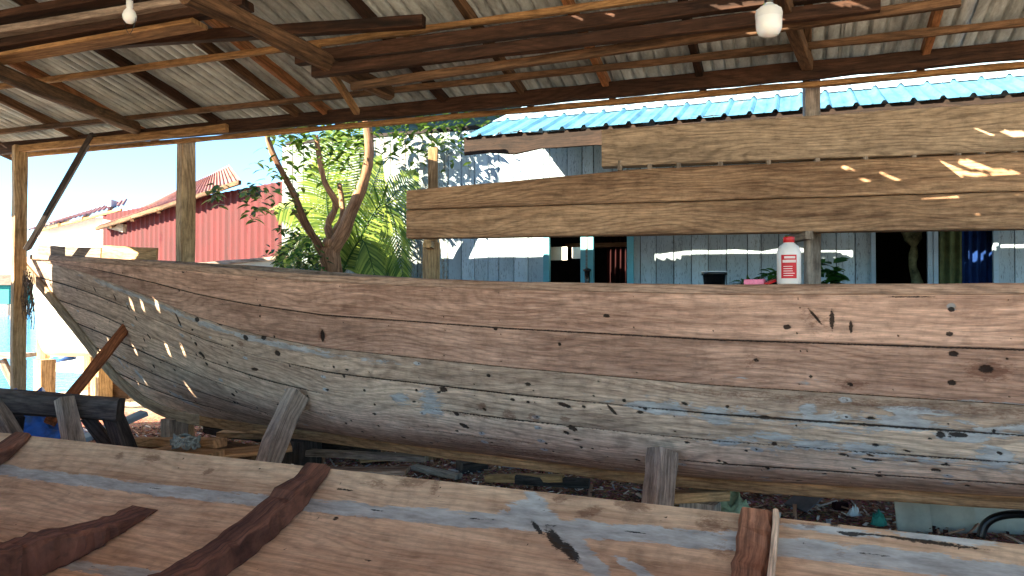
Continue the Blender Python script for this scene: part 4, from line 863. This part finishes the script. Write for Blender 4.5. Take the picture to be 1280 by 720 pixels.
for i, (x0, y0, Y0, x1, y1, Y1, wd, mt) in enumerate(((80, 498, 5.2, 108, 620, 5.05, .11, 'old'), (108, 520, 5.45, 200, 640, 5.6, .10, 'dark'), (140, 515, 5.4, 180, 620, 5.3, .12, 'dark'), (-10, 500, 5.2, 60, 620, 5.1, .10, 'old'), (20, 520, 5.4, 4, 620, 5.5, .1, 'dark'))):
    beam('leg', at(x0, y0, Y0), at(x1, y1, Y1), wd, wd*.8, M[mt], tr, jit=.004)
jt = thing('small_bench', at(0, 488, 9.0), 'small rough bench on crossed legs beyond the corner post at far left', 'bench')
beam('top', at(-60, 446, 9.0), at(36, 444, 9.0), .3, .05, M['old'], jt); beam('leg', at(2, 450, 8.95), at(38, 520, 9.0), .08, .07, M['old'], jt); beam('leg', at(24, 450, 9.1), at(24, 520, 9.1), .12, .1, M['dark'], jt); beam('leg', at(-40, 450, 8.95), at(-60, 520, 9), .08, .07, M['old'], jt)
tag(beam('mooring_post', V(-6.9, 11.2, -.5), V(-6.9, 11.2, 1.45), .13, .13, M['post']), 'pale mooring post by the water left of the corner post', 'post', 'posts at the waterside')
tag(beam('mooring_post', V(-6.35, 11.4, -.5), V(-6.35, 11.4, 1.25), .1, .1, M['post']), 'pale mooring post by the water right of the corner post', 'post', 'posts at the waterside')
hut = thing('sea_hut', (-58, 84, -.3), 'small green hut on stilts far out over the water', 'hut')
box('wall', (-60.5, 84, .9), (-55.6, 88, 3.0), M['green'], hut); link('roof', [V(-61, 83.5, 3), V(-55, 83.5, 3), V(-55, 88.5, 3), V(-61, 88.5, 3), V(-61, 86, 4.2), V(-55, 86, 4.2)], [[0, 1, 5, 4], [2, 3, 4, 5], [0, 4, 3], [1, 2, 5]], M['rustroof'], hut)
for x_ in (-60.3, -58, -55.8):
    for y_ in (84.2, 87.8): beam('stilt', V(x_, y_, -1), V(x_, y_, .95), .2, .2, M['old'], hut, seg=1)
for i, (x_, y_) in enumerate(((-46, 70), (-40, 74), (-34, 70))):
    tag(beam('sea_post', V(x_, y_, -1), V(x_, y_, 1.0+i*.2), .3, .3, M['old'], seg=1), 'old post standing in the sea, far away', 'post', 'old posts standing in the far water')
# blue tarp heap and scraps behind the trestle
def heap(name, c, rx, ry, h, mat, label, cat, seed=0, jag=.35):
    n, m = 40, 24; th = np.linspace(0, 2*math.pi, n); r_ = np.linspace(0, 1, m); Pq = np.zeros((m, n, 3))
    for i, rr in enumerate(r_):
        for j, t_ in enumerate(th):
            tt = 0 if j == n-1 else t_
            q = mnoise.noise((math.cos(tt)*2+seed, math.sin(tt)*2, rr*3))*jag
            Pq[i, j] = V(c[0]+rx*rr*(1+q)*math.cos(tt), c[1]+ry*rr*(1+q)*math.sin(tt), c[2]+h*(1-rr**2)*(1+mnoise.noise((rr*4*math.cos(tt)+seed, rr*4*math.sin(tt), 1))*.9)-.01)
    return tag(grid(name, Pq, mat, UV=Pq[..., :2], smooth=False), label, cat)
c = at(35, 520, 7.6); heap('blue_tarp', (c[0], c[1], G), .55, .4, .38, M['tarp'], 'crumpled blue tarpaulin on the ground behind the trestle legs', 'tarpaulin', 3)
c = at(88, 455, 10.9)
tag(beam('tarp_roll', at(66, 450, 10.6), at(92, 446, 10.5), .12, .09, M['tarp'], round_=True), 'small rolled blue tarp lying on the brown crate', 'tarpaulin')
# timber litter between the boats
litter = [(('offcut_plank', at(220, 545, 5.8), 1.15, .11, .06, -.62, 'fresh', .10), 'fresh squared offcut lying slanted left of the bark log'),
          (('offcut_plank', at(178, 556, 6.2), .9, .20, .03, -.2, 'rib2', .02), 'broad reddish board lying flat near the trestle legs'),
          (('offcut_plank', at(292, 566, 5.5), .8, .24, .03, .35, 'fresh', .04), 'broad tan board at the foot of the leaning prop'),
          (('offcut_plank', at(395, 566, 6.1), 1.9, .09, .05, -.28, 'old', .01), 'long grey lath on the chips right of the leaning prop'),
          (('offcut_plank', at(370, 545, 6.6), 1.5, .12, .05, -.25, 'fresh', .02), 'pale lath passing behind the leaning prop'),
          (('offcut_plank', at(430, 588, 5.3), .9, .14, .03, -.1, 'old', .02), 'flat grey board close to the near boat edge'),
          (('offcut_plank', at(655, 598, 5.6), .62, .07, .05, -.45, 'paleroof', .10), 'narrow chamfered strip lying on chips under the middle of the hull'),
          (('offcut_plank', at(690, 602, 5.5), .55, .05, .06, -.3, 'dark', .02), 'dark stick beside the narrow strip under the hull'),
          (('offcut_plank', at(125, 540, 6.6), .8, .14, .04, .9, 'framew', .3), 'white painted board end leaning behind the trestle'),
          (('offcut_plank', at(600, 560, 8.2), 1.6, .12, .06, -.3, 'old', .0), 'weathered grey plank lying beyond the keel in the middle'),
          (('offcut_plank', at(1020, 604, 5.6), .9, .1, .05, .1, 'dark', .0), 'dark plank lying under the hull left of the cardboard')]
litter += [(('offcut_plank', at(500, 578, 6.6), .7, .1, .03, .35, 'fresh', .0), 'short pale board lying on the chips right of the long lath'),
          (('offcut_plank', at(545, 590, 6.0), .5, .08, .04, -.7, 'old', .0), 'short grey offcut lying askew left of the dark squared block'),
          (('offcut_plank', at(740, 600, 6.4), .8, .12, .03, .1, 'paleroof', .0), 'tan board lying flat in the gap left of the squat prop'),
          (('offcut_plank', at(900, 612, 5.9), .7, .07, .04, -.5, 'old', .0), 'grey stick lying behind the pale green sheet'),
          (('offcut_plank', at(150, 575, 5.9), .7, .09, .04, .5, 'old', .0), 'grey board crossing under the trestle legs'),
          (('offcut_plank', at(205, 572, 5.6), .6, .07, .05, -.9, 'stakered', .04), 'short red-brown stick lying left of the rope bundle')]
for (nm, c, L_, W_, T_, yaw, mt, tl), lb in litter:
    c = V(c[0], c[1], max(G+T_/2+abs(math.sin(tl))*L_/2, min(c[2], .5))); tag(board(nm, c, L_, W_, T_, yaw, M[mt], tilt=tl, jit=.003), lb, 'board', 'loose boards and offcuts between the boats')
c = at(272, 548, 6.1); tag(sweep('bark_log', [V(c[0]-.32, c[1]+.08, .36), V(c[0], c[1], .35), V(c[0]+.34, c[1]-.06, .33)], .26, .2, M['bark'], round_=True, jit=.012, ws=[1, 1.1, .9]), 'rough bark covered log lying behind the slanted offcut', 'log')
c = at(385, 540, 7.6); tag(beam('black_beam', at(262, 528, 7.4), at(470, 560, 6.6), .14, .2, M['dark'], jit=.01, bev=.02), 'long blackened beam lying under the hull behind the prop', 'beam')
c = at(590, 577, 6.1); tag(board('stone_block', V(c[0], c[1], G+.05), .22, .13, .09, .5, M['dark']), 'small dark squared block on the chips under the hull', 'block')
c = at(232, 557, 5.35)
bundle = []
for i in range(9):
    a0 = random.uniform(0, 6.28); bundle += [V(c[0], c[1], c[2]-.02)+V(.11*math.cos(a0+k_*.75)*random.uniform(.6, 1), .07*math.sin(a0+k_*.75)*random.uniform(.6, 1), random.uniform(0, .09)) for k_ in range(7)]
tag(tube('rope_bundle', smoothpts(bundle, 330), .009, M['rope']), 'tangled grey-green rope bundle resting by the near boat edge', 'rope')
tag(board('rope_rest_plank', V(c[0], c[1], c[2]-.055), .5, .2, .05, -.3, M['fresh']), 'tan board under the tangled rope bundle', 'board')
tag(beam('rest_post', V(c[0], c[1], G-.02), V(c[0], c[1], c[2]-.082), .12, .12, M['old']), 'short post carrying the board with the rope bundle', 'post')
# scraps and cardboard at lower right
cb = thing('cardboard_panels', at(1200, 660, 4.5), 'dull cardboard sheets standing under the hull at lower right', 'cardboard')
def panel(x0, x1, yt, yb, Yd, th, mat, parent, lean=.05):
    a_, b_ = at(x0, yt, Yd), at(x1, yt, Yd*.985); zb = G; n = 9; v = []
    for t_ in np.linspace(0, 1, n):
        p_ = a_*(1-t_)+b_*t_; v.append([V(p_[0], p_[1]+.01*math.sin(t_*9), p_[2]+random.uniform(-.006, .006)), V(p_[0], p_[1]-lean, zb)])
    fr = np.array(v); bk = fr+V(0, th, 0); Pg = np.concatenate([fr, bk[:, ::-1], fr[:, :1]], 1); return grid('panel', Pg, mat, parent, Pg[..., [0, 2]], smooth=False)
panel(1117, 1160, 611, 0, 4.62, .012, M['cardboard'], cb); panel(1158, 1215, 614, 0, 4.6, .012, M['cardboard'], cb); panel(1213, 1420, 617, 0, 4.56, .012, M['cardboard'], cb)
hs = [at(1226, 672, 4.1), at(1232, 655, 4.1), at(1250, 645, 4.08), at(1280, 643, 4.05), at(1320, 650, 4.0), at(1345, 700, 4.0)]
tag(tube('black_hose', smoothpts(hs, 30), .022, M['blacksteel']), 'thick black hose arching up in front of the cardboard at lower right', 'hose')
c = at(905, 628, 4.9); heap('crumpled_sheet', (c[0], c[1], G), .22, .12, .14, M['cloth'], 'crumpled pale green plastic sheet behind the near boat edge', 'plastic sheet', 5)
c = at(878, 628, 4.8); heap('white_wrapper', (c[0], c[1], G), .05, .05, .16, M['plasticw'], 'small white wrapper beside the pale green sheet', 'wrapper', 8)
c = at(1010, 625, 5.0); tag(board('slate_scrap', V(c[0], c[1], G+.09), .24, .2, .012, .4, M['slate'], tilt=.5), 'tilted grey-purple scrap sheet on the chips near the cardboard', 'scrap')
c = at(1050, 627, 5.0); tag(board('brick_piece', V(c[0], c[1], G+.035), .09, .05, .05, .1, M['curtred']), 'small red brick piece on the chips beside the scrap sheet', 'brick')
c = at(1068, 634, 4.9); heap('white_scrap', (c[0], c[1], G), .05, .04, .06, M['plasticw'], 'small white plastic scrap on the chips left of the cardboard', 'scrap', 11)
c = at(1098, 641, 4.7); heap('green_scrap', (c[0], c[1], G), .06, .04, .08, M['green'], 'small green plastic scrap at the foot of the cardboard', 'scrap', 15)
# chips: one stuff object
qv = []; at_l = []
n = 15000
vv = np.zeros((n, 8, 3)); 
for i in range(n):
    if i < n*.85: x_, y_ = random.uniform(-4.6, 3.5), random.uniform(4.0, 8.2)
    else: x_, y_ = random.uniform(-7, 4), random.uniform(3.4, 10.5)
    L_, W_, T_ = (random.uniform(.012, .06), random.uniform(.006, .02), random.uniform(.002, .006)) if i % 12 else (random.uniform(.08, .22), random.uniform(.008, .03), random.uniform(.004, .01)); yw = random.uniform(0, 6.28); tl = random.gauss(0, .35)
    d_ = V(math.cos(yw)*math.cos(tl), math.sin(yw)*math.cos(tl), math.sin(tl)); s_ = V(-math.sin(yw), math.cos(yw), 0); u_ = np.cross(d_, s_)
    z_0 = G+.05*mnoise.noise((x_*.9, y_*.9, 0))+.02*mnoise.noise((x_*4, y_*4, 1))+random.uniform(0, .02)
    c_ = V(x_, y_, z_0); k_ = 0
    for a_ in (-1, 1):
        for b_ in (-1, 1):
            for e_ in (-1, 1): vv[i, k_] = c_+d_*L_/2*a_+s_*W_/2*b_+u_*T_/2*e_; k_ += 1
bf = np.array([[0, 1, 3, 2], [4, 6, 7, 5], [0, 4, 5, 1], [2, 3, 7, 6], [0, 2, 6, 4], [1, 5, 7, 3]])
fc = (bf[None]+np.arange(n)[:, None, None]*8).reshape(-1, 4); lf_ = np.repeat(RNG.random(n), 8)
tag(link('wood_chips', vv.reshape(-1, 3), fc, M['chips'], None, np.zeros((n*8, 2)), attrs={'leaf': lf_}, origin=(0, 6, G)), 'reddish brown wood chips and shavings covering the yard ground', 'wood chips', kind='stuff')

# ------------------------------------------------------------------ on and behind the gunwale
def gun_at(px):
    best = min(np.linspace(-1.5, 6, 1500), key=lambda s: abs(proj(bw(s, bh(s)-.01, zs(s)+.025))[0]-px)); return bw(best, bh(best)-.012, zs(best)+.0255)
g = gun_at(986); sc_b = np.linalg.norm(g-EYE)/950
bt = thing('bottle', g, 'white plastic bottle with red cap and red label standing on the gunwale', 'bottle')
R = .056; H = .228
lathe('body', [(0, 0), (R*.9, 0), (R, .006), (R, .150), (R*.97, .165), (R*.80, .185), (R*.50, .198), (R*.42, .203), (R*.42, .212), (0, .212)], g, M['plasticw'], bt)
lathe('cap', [(R*.42, .203), (R*.47, .204), (R*.47, .228), (R*.44, .231), (0, .231)], g, M['capred'], bt)
lathe('label_print', [(R*1.012, .028), (R*1.012, .142)], g, M['labelred'], bt, a0=math.radians(-148), a1=math.radians(-72))
lathe('label_strip', [(R*1.022, .124), (R*1.022, .134)], g, M['labelw'], bt, a0=math.radians(-132), a1=math.radians(-80), n=16)
lathe('label_strip', [(R*1.022, .104), (R*1.022, .117)], g, M['labelw'], bt, a0=math.radians(-140), a1=math.radians(-76), n=16)
for k_ in range(5): lathe('label_strip', [(R*1.022, .040+.011*k_), (R*1.022, .043+.011*k_)], g, M['labelw'], bt, a0=math.radians(-136), a1=math.radians(-90+random.uniform(-8, 8)), n=12)
g = gun_at(945)-V(0, 0, .001); dg = unit(gun_at(925)-gun_at(965)); o = beam('soap_box', g+dg*.055+V(0, 0, .014), g-dg*.04+V(0, 0, .014), .05, .026, M['pink'], jit=.0005, bev=.003, seg=.03); tag(o, 'small pink and white soap packet lying on the gunwale', 'packet')
o = board('red_lid', g-dg*.065+V(0, 0, .012), .05, .04, .008, .3, M['capred'], tilt=.35); o.name = 'red_tag'; tag(o, 'small red tag of plastic leaning by the pink packet', 'plastic scrap')
# bench with pots behind the hull
pb = thing('plant_bench', at(960, 400, 5.95), 'rough plank bench with plant pots behind the hull', 'bench')
b0 = at(885, 372, 6.1); b1 = at(1050, 372, 5.9); zb = 1.56
beam('top', V(b0[0]-.15, b0[1], zb), V(b1[0]+.15, b1[1], zb), .3, .04, M['old'], pb)
for q in (b0, b1): beam('leg', V(q[0], q[1], G), V(q[0], q[1], zb-.02), .08, .08, M['old'], pb)
def pot(px, Yd, r, h, mat, label, cat='pot'):
    c = at(px, 372, Yd); c[2] = zb+.02; return c, tag(lathe('plant_pot', [(0, 0), (r*.72, 0), (r*.95, h*.9), (r*1.06, h*.9), (r*1.06, h), (r*.92, h), (r*.88, h*.85), (0, h*.85)], c, mat), label, cat, 'pots on the bench behind the hull')
c0, _ = pot(893, 6.05, .095, .22, M['black'], 'tall black glazed pot with a pale rim, leftmost on the bench')
rim = tag(lathe('pot_rim', [(.086, .0), (.102, .0), (.102, .008), (.086, .008)], c0+V(0, 0, .222), M['plasticw']), None, None); rim.parent = _; rim.location = np.array(rim.location)*0+np.array([0, 0, .0])+np.array(rim.location)-wloc(_) if False else rim.location
bpy.data.objects.remove(rim, do_unlink=True)
link('rim', (lambda L_: np.array(L_))([c0+V(r_*math.cos(t_), r_*math.sin(t_), z__) for (r_, z__) in ((.090, .222), (.103, .222), (.103, .229), (.090, .229)) for t_ in np.linspace(0, 2*math.pi, 32, endpoint=False)]), gridfaces(4, 32, closed=True), M['plasticw'], _, smooth=True)
c1, _ = pot(938, 6.0, .08, .13, M['black'], 'low black pot with spidery dark leaves, in the middle of the bench')
c2, _ = pot(965, 5.95, .07, .14, M['black'], 'low black pot beside the bottle')
c3, _ = pot(1033, 5.9, .08, .10, M['black'], 'low black pot holding the glossy leafy plant right of the post')
def leafquad(c, d, L_, W_, droop=.3):
    d = unit(d); s = unit(np.cross(d, V(0, 0, 1)+V(random.uniform(-.4, .4), random.uniform(-.4, .4), 0))); m_ = c+d*L_*.5; tip = c+d*L_-V(0, 0, droop*L_)
    return [[c, m_+s*W_/2+V(0, 0, .006), tip, tip], [c, tip, tip, m_-s*W_/2+V(0, 0, .006)]], s, m_, tip
def leaves_obj(name, specs, mat, parent=None):
    vs, fs, a_ = [], [], []
    for (c, d, L_, W_, dr) in specs:
        d = unit(d); s = unit(np.cross(d, V(random.uniform(-.5, .5), random.uniform(-.5, .5), 1))); up_ = np.cross(s, d); b0 = len(vs); r = random.random()
        pr = ((0, 0), (.22, .8), (.5, 1), (.78, .62), (1, 0)); 
        for f, wv_ in pr:
            cc_ = c+d*L_*f-V(0, 0, dr*L_*f*f); vs += [cc_+s*W_/2*wv_+up_*.12*W_*wv_, cc_, cc_-s*W_/2*wv_+up_*.12*W_*wv_]; a_ += [r]*3
        for k_ in range(4):
            q = b0+k_*3; fs += [[q, q+1, q+4, q+3], [q+1, q+2, q+5, q+4]]
    return link(name, vs, np.array(fs), mat, parent, np.zeros((len(vs), 2)), attrs={'leaf': a_}, **({} if parent else {}))
def rdir(up_=0.4): t_ = random.uniform(0, 6.28); return V(math.cos(t_), math.sin(t_), random.uniform(-.1, 1)*up_+.1)
pl = thing('potted_plant', c1+V(0, 0, .1), 'spidery dark leaved plant growing from the middle black pot', 'plant')
leaves_obj('leaves', [(c1+V(random.uniform(-.04, .04), random.uniform(-.04, .04), .11), rdir(.9), random.uniform(.12, .24), .02, random.uniform(.1, .7)) for _ in range(60)], M['leafdark'], pl)
pl = thing('potted_plant', c2+V(0, 0, .1), 'small leafy plant behind the bottle with a bright green shoot', 'plant')
leaves_obj('leaves', [(c2+V(random.uniform(-.05, .05), random.uniform(-.05, .05), .12+random.uniform(0, .1)), rdir(.6), random.uniform(.07, .13), .05, .3) for _ in range(36)], M['leafdark'], pl)
tp = at(990, 300, 5.95); tube('stem', smoothpts([c2+V(0, 0, .1), c2*.4+tp*.6, tp], 10), .006, M['leafdark'] if False else M['old'], pl)
leaves_obj('shoot', [(tp+V(random.uniform(-.03, .03), 0, random.uniform(-.05, .02)), rdir(.8), random.uniform(.08, .13), .055, .2) for _ in range(10)], M['palm'], pl)
pl = thing('potted_plant', c3+V(0, 0, .08), 'glossy broad leaved plant right of the grey post', 'plant')
leaves_obj('leaves', [(c3+V(random.uniform(-.05, .07), random.uniform(-.05, .05), .06+random.uniform(0, .24)), rdir(.6)+V(.15, 0, 0), random.uniform(.11, .19), .075, .3) for _ in range(52)], M['leafdark'], pl)

# ------------------------------------------------------------------ bulbs
c = at(961, 4, 3.0); bb = thing('light_bulb', c, 'large white capsule shaped bulb hanging from the roof at right', 'bulb', 'bulbs hanging from the rafters')
s_ = 3.0/950
lathe('glass', [(0, -43*s_), (7*s_, -42*s_), (12.5*s_, -39*s_), (15.5*s_, -33*s_), (16*s_, -26*s_), (16*s_, -13*s_), (15*s_, -9*s_), (11*s_, -5*s_), (6*s_, -2*s_), (5*s_, 0)], c, M['bulb'], bb)
lathe('collar', [(16.3*s_, -19*s_), (16.5*s_, -13*s_), (15.4*s_, -8.6*s_)], c, M['plasticw'], bb)
lathe('holder', [(4.5*s_, -1*s_), (5.5*s_, 0), (5.5*s_, 10*s_), (3*s_, 13*s_), (0, 13*s_)], c, M['black'], bb)
ca_, cp_ = apz(c); tube('cord', [c+V(0, 0, 12*s_), V(c[0], c[1], RZ(cp_)-.02)], .004, M['black'], bb)
c = at(162, 10, 3.6); bb = thing('light_bulb', c, 'small bare bulb hanging on a white cord at the upper left', 'bulb', 'bulbs hanging from the rafters'); s_ = 3.6/950
lathe('glass', [(0, 19*s_), (4*s_, 18.5*s_)][:0]+[(0, -20*s_), (4*s_, -19*s_), (7.5*s_, -15*s_), (8.5*s_, -10*s_), (7*s_, -5*s_), (4*s_, -1*s_), (3.5*s_, 1*s_)], c, M['bulb'], bb)
lathe('holder', [(3.6*s_, 0), (4*s_, 1*s_), (4*s_, 9*s_), (0, 11*s_)], c, M['plasticw'], bb)
ca_, cp_ = apz(c); tube('cord', [c+V(0, 0, 10*s_), V(c[0], c[1], RZ(cp_)-.02)], .005, M['plasticw'], bb)
tube('cage_wire', smoothpts([c+V(-.012, 0, 0), c+V(-.03, 0, -.05), c+V(0, 0, -.125), c+V(.03, 0, -.05), c+V(.012, 0, 0)], 20), .0015, M['blacksteel'], bb)

# ------------------------------------------------------------------ trees
tree = thing('pollarded_tree', at(418, 500, 8.1)*V(1, 1, 0)+V(0, 0, G), 'rough barked tree with cut forking limbs in front of the blue house', 'tree')
def limb(name, pts, r0, r1, mat, parent, n=16, jit=.004):
    p_ = smoothpts(pts, n); return sweep(name, p_, 2*r0, 2*r0, mat, parent, round_=True, ws=np.linspace(1, r1/r0, n), hs=np.linspace(1, r1/r0, n), jit=jit)
TY = 8.1
base = at(415, 345, TY); base2 = V(base[0], base[1], G-.1)
limb('trunk', [base2, V(base[0]-.02, base[1], 1.0), base, at(412, 318, TY), at(416, 300, TY)], .115, .10, M['trunk'], tree, 18, .008)
limb('limb', [at(412, 318, TY), at(428, 292, TY-.02), at(440, 262, TY-.05), at(452, 235, TY-.1), at(462, 190, TY-.2), at(455, 130, TY-.3)], .08, .04, M['trunk'], tree, jit=.006)
limb('limb', [at(406, 322, TY), at(396, 303, TY-.05), at(380, 275, TY-.1), at(366, 240, TY-.2), at(340, 190, TY-.3), at(330, 150, TY-.3)], .045, .026, M['trunk'], tree)
limb('limb', [at(414, 300, TY), at(410, 280, TY+.05), at(420, 255, TY+.05), at(405, 225, TY), at(395, 170, TY)], .045, .025, M['trunk'], tree)
limb('limb', [at(418, 310, TY+.1), at(412, 300, TY+.15), at(428, 270, TY+.2), at(424, 230, TY+.3)], .04, .025, M['trunk'], tree)
limb('limb', [at(404, 318, TY), at(392, 300, TY), at(366, 262, TY+.1)], .03, .015, M['trunk'], tree)
specs = []
def clump(px, py, Yd, rad, n, size=.12, flat=1.0):
    c = at(px, py, Yd)
    for _ in range(n):
        o = RNG.normal(0, rad/2, 3)*V(1, 1, flat); specs.append((c+o, unit(rdir(.3)+V(0, 0, -.35)), random.uniform(.6, 1.2)*size, size*.42, .3))
for (px, py, Yd, rad, n) in ((360, 150, 8.0, .4, 120), (400, 135, 8.0, .45, 150), (440, 165, 8.2, .4, 120), (430, 200, 8.3, .25, 50), (470, 130, 8.0, .45, 140), (520, 140, 8.3, .4, 120), (560, 165, 8.5, .35, 130), (555, 125, 8.6, .4, 120), (600, 120, 8.6, .35, 100),
    (318, 240, 7.8, .12, 40), (320, 262, 7.8, .10, 26), (272, 243, 7.7, .11, 26), (360, 248, 7.9, .2, 40), (380, 190, 8.2, .3, 70), (500, 175, 8.5, .3, 80), (345, 215, 7.9, .2, 30)):
    clump(px, py, Yd, rad, n)
leaves_obj('crown', specs, M['leaf'], tree)
specs = []
for (px, py, Yd, rad, n) in ((350, 318, 8.0, .12, 40), (372, 335, 7.9, .16, 60), (380, 305, 8.4, .14, 50), (365, 290, 8.4, .1, 20), (352, 285, 8.0, .06, 12), (395, 340, 7.9, .12, 50), (355, 338, 7.8, .1, 30), (385, 320, 8.0, .2, 60)): clump(px, py, Yd, rad, n, .09)
sb = thing('leafy_shrub', at(370, 372, 8.0)*V(1, 1, 0)+V(0, 0, G), 'dark green leafy shrub at the foot of the forked tree, by the red cladding', 'shrub')
leaves_obj('foliage', specs, M['leafdark'], sb)
for (dx_) in (-.1, .05, .2): q = at(370, 350, 8.0)+V(dx_, 0, 0); limb('stem', [V(q[0], q[1], G), V(q[0]+.03, q[1], 1.2), q+V(.05, 0, .15)], .02, .01, M['trunk'], sb, 8)
# palm fronds
palm = thing('palm', at(425, 400, 8.9)*V(1, 1, 0)+V(0, 0, G), 'young palm with arching feathery fronds beside the forked tree', 'palm')
pc = at(425, 345, 8.75)
limb('trunk', [V(pc[0], pc[1], G), V(pc[0], pc[1], 1.0), pc], .12, .09, M['trunk'], palm, 8)
def frond(tip, mid, leafL=.34, n=46, base=None, Wd=.022, hang=.25):
    b = pc if base is None else base; r_ = smoothpts([b, mid, tip], 30)
    fr = sweep('frond', r_, .022, .022, M['palm'], palm, round_=True, ws=np.linspace(1, .25, 30), hs=np.linspace(1, .25, 30), jit=0, attrs=None)
    sp_ = []
    for i in range(n):
        f = .12+.88*i/(n-1); k_ = f*29; i0 = min(int(k_), 28); p_ = r_[i0]*(1-(k_-i0))+r_[i0+1]*(k_-i0); t_ = unit(r_[min(i0+1, 29)]-r_[i0]); s_ = unit(np.cross(t_, V(.25, -.95, .2))); ll = leafL*(math.sin(math.pi*min(1, f*.86+.14))**.6)*random.uniform(.85, 1.1)
        for sd in (1, -1): sp_.append((p_, unit(t_*.75+s_*sd*1.0+V(0, 0, -hang)), max(ll, .05), Wd, .25))
    vs, fs, a_ = [], [], []
    for (c, d, L_, W_, dr) in sp_:
        s = unit(np.cross(d, V(.2, -1, .1))); b0 = len(vs); q = random.random()
        for f, wv_ in ((0, .5), (.4, 1), (.8, .6), (1, .05)):
            cc_ = c+d*L_*f-V(0, 0, dr*L_*f*f); vs += [cc_+s*W_/2*wv_, cc_-s*W_/2*wv_]; a_ += [q]*2
        for k_ in range(3): fs.append([b0+2*k_, b0+2*k_+1, b0+2*k_+3, b0+2*k_+2])
    link('leaflets', vs, np.array(fs), M['palm'], fr, np.zeros((len(vs), 2)), attrs={'leaf': a_})
frond(at(418, 160, 8.8), at(408, 250, 8.8), .42, 60)
frond(at(440, 150, 9.0), at(432, 245, 8.9), .40, 56)
frond(at(505, 350, 8.5), at(480, 255, 8.6), .36, 50, hang=.5)
frond(at(520, 215, 8.7), at(465, 275, 8.7), .36, 50, hang=.6)
frond(at(345, 262, 8.9), at(392, 262, 8.9), .32, 46, hang=.6)
frond(at(350, 330, 8.7), at(385, 295, 8.8), .30, 40, hang=.5)
frond(at(470, 350, 8.4), at(452, 300, 8.6), .30, 40, hang=.3)
frond(at(500, 345, 8.9), at(470, 300, 8.9), .32, 40, hang=.4)
frond(at(395, 205, 9.0), at(400, 270, 8.9), .36, 50)
frond(at(480, 195, 9.0), at(455, 260, 8.9), .34, 46)
# broad trees beyond the house, seen between roof edge and eave
def bgtree(c, h, r, seed, label):
    t_ = thing('broadleaf_tree', (c[0], c[1], G), label, 'tree', 'trees beyond the yard'); limb('trunk', [V(c[0], c[1], G), V(c[0]+.1, c[1], h*.4), V(c[0], c[1], h*.8)], .16, .07, M['trunk'], t_, 8)
    rr = np.random.default_rng(seed); sp = []
    for k_ in range(14):
        q = V(c[0], c[1], h*.8)+rr.normal(0, 1, 3)*V(r*.5, r*.5, r*.4)
        for _ in range(90): sp.append((q+rr.normal(0, r*.17, 3), unit(rdir(.3)+V(0, 0, -.3)), random.uniform(.12, .24), .09, .3))
    leaves_obj('crown', sp, M['leaf'], t_)
bgtree((-1.4, 13.5), 4.6, 1.6, 3, 'broad leafy tree rising beyond the blue house')
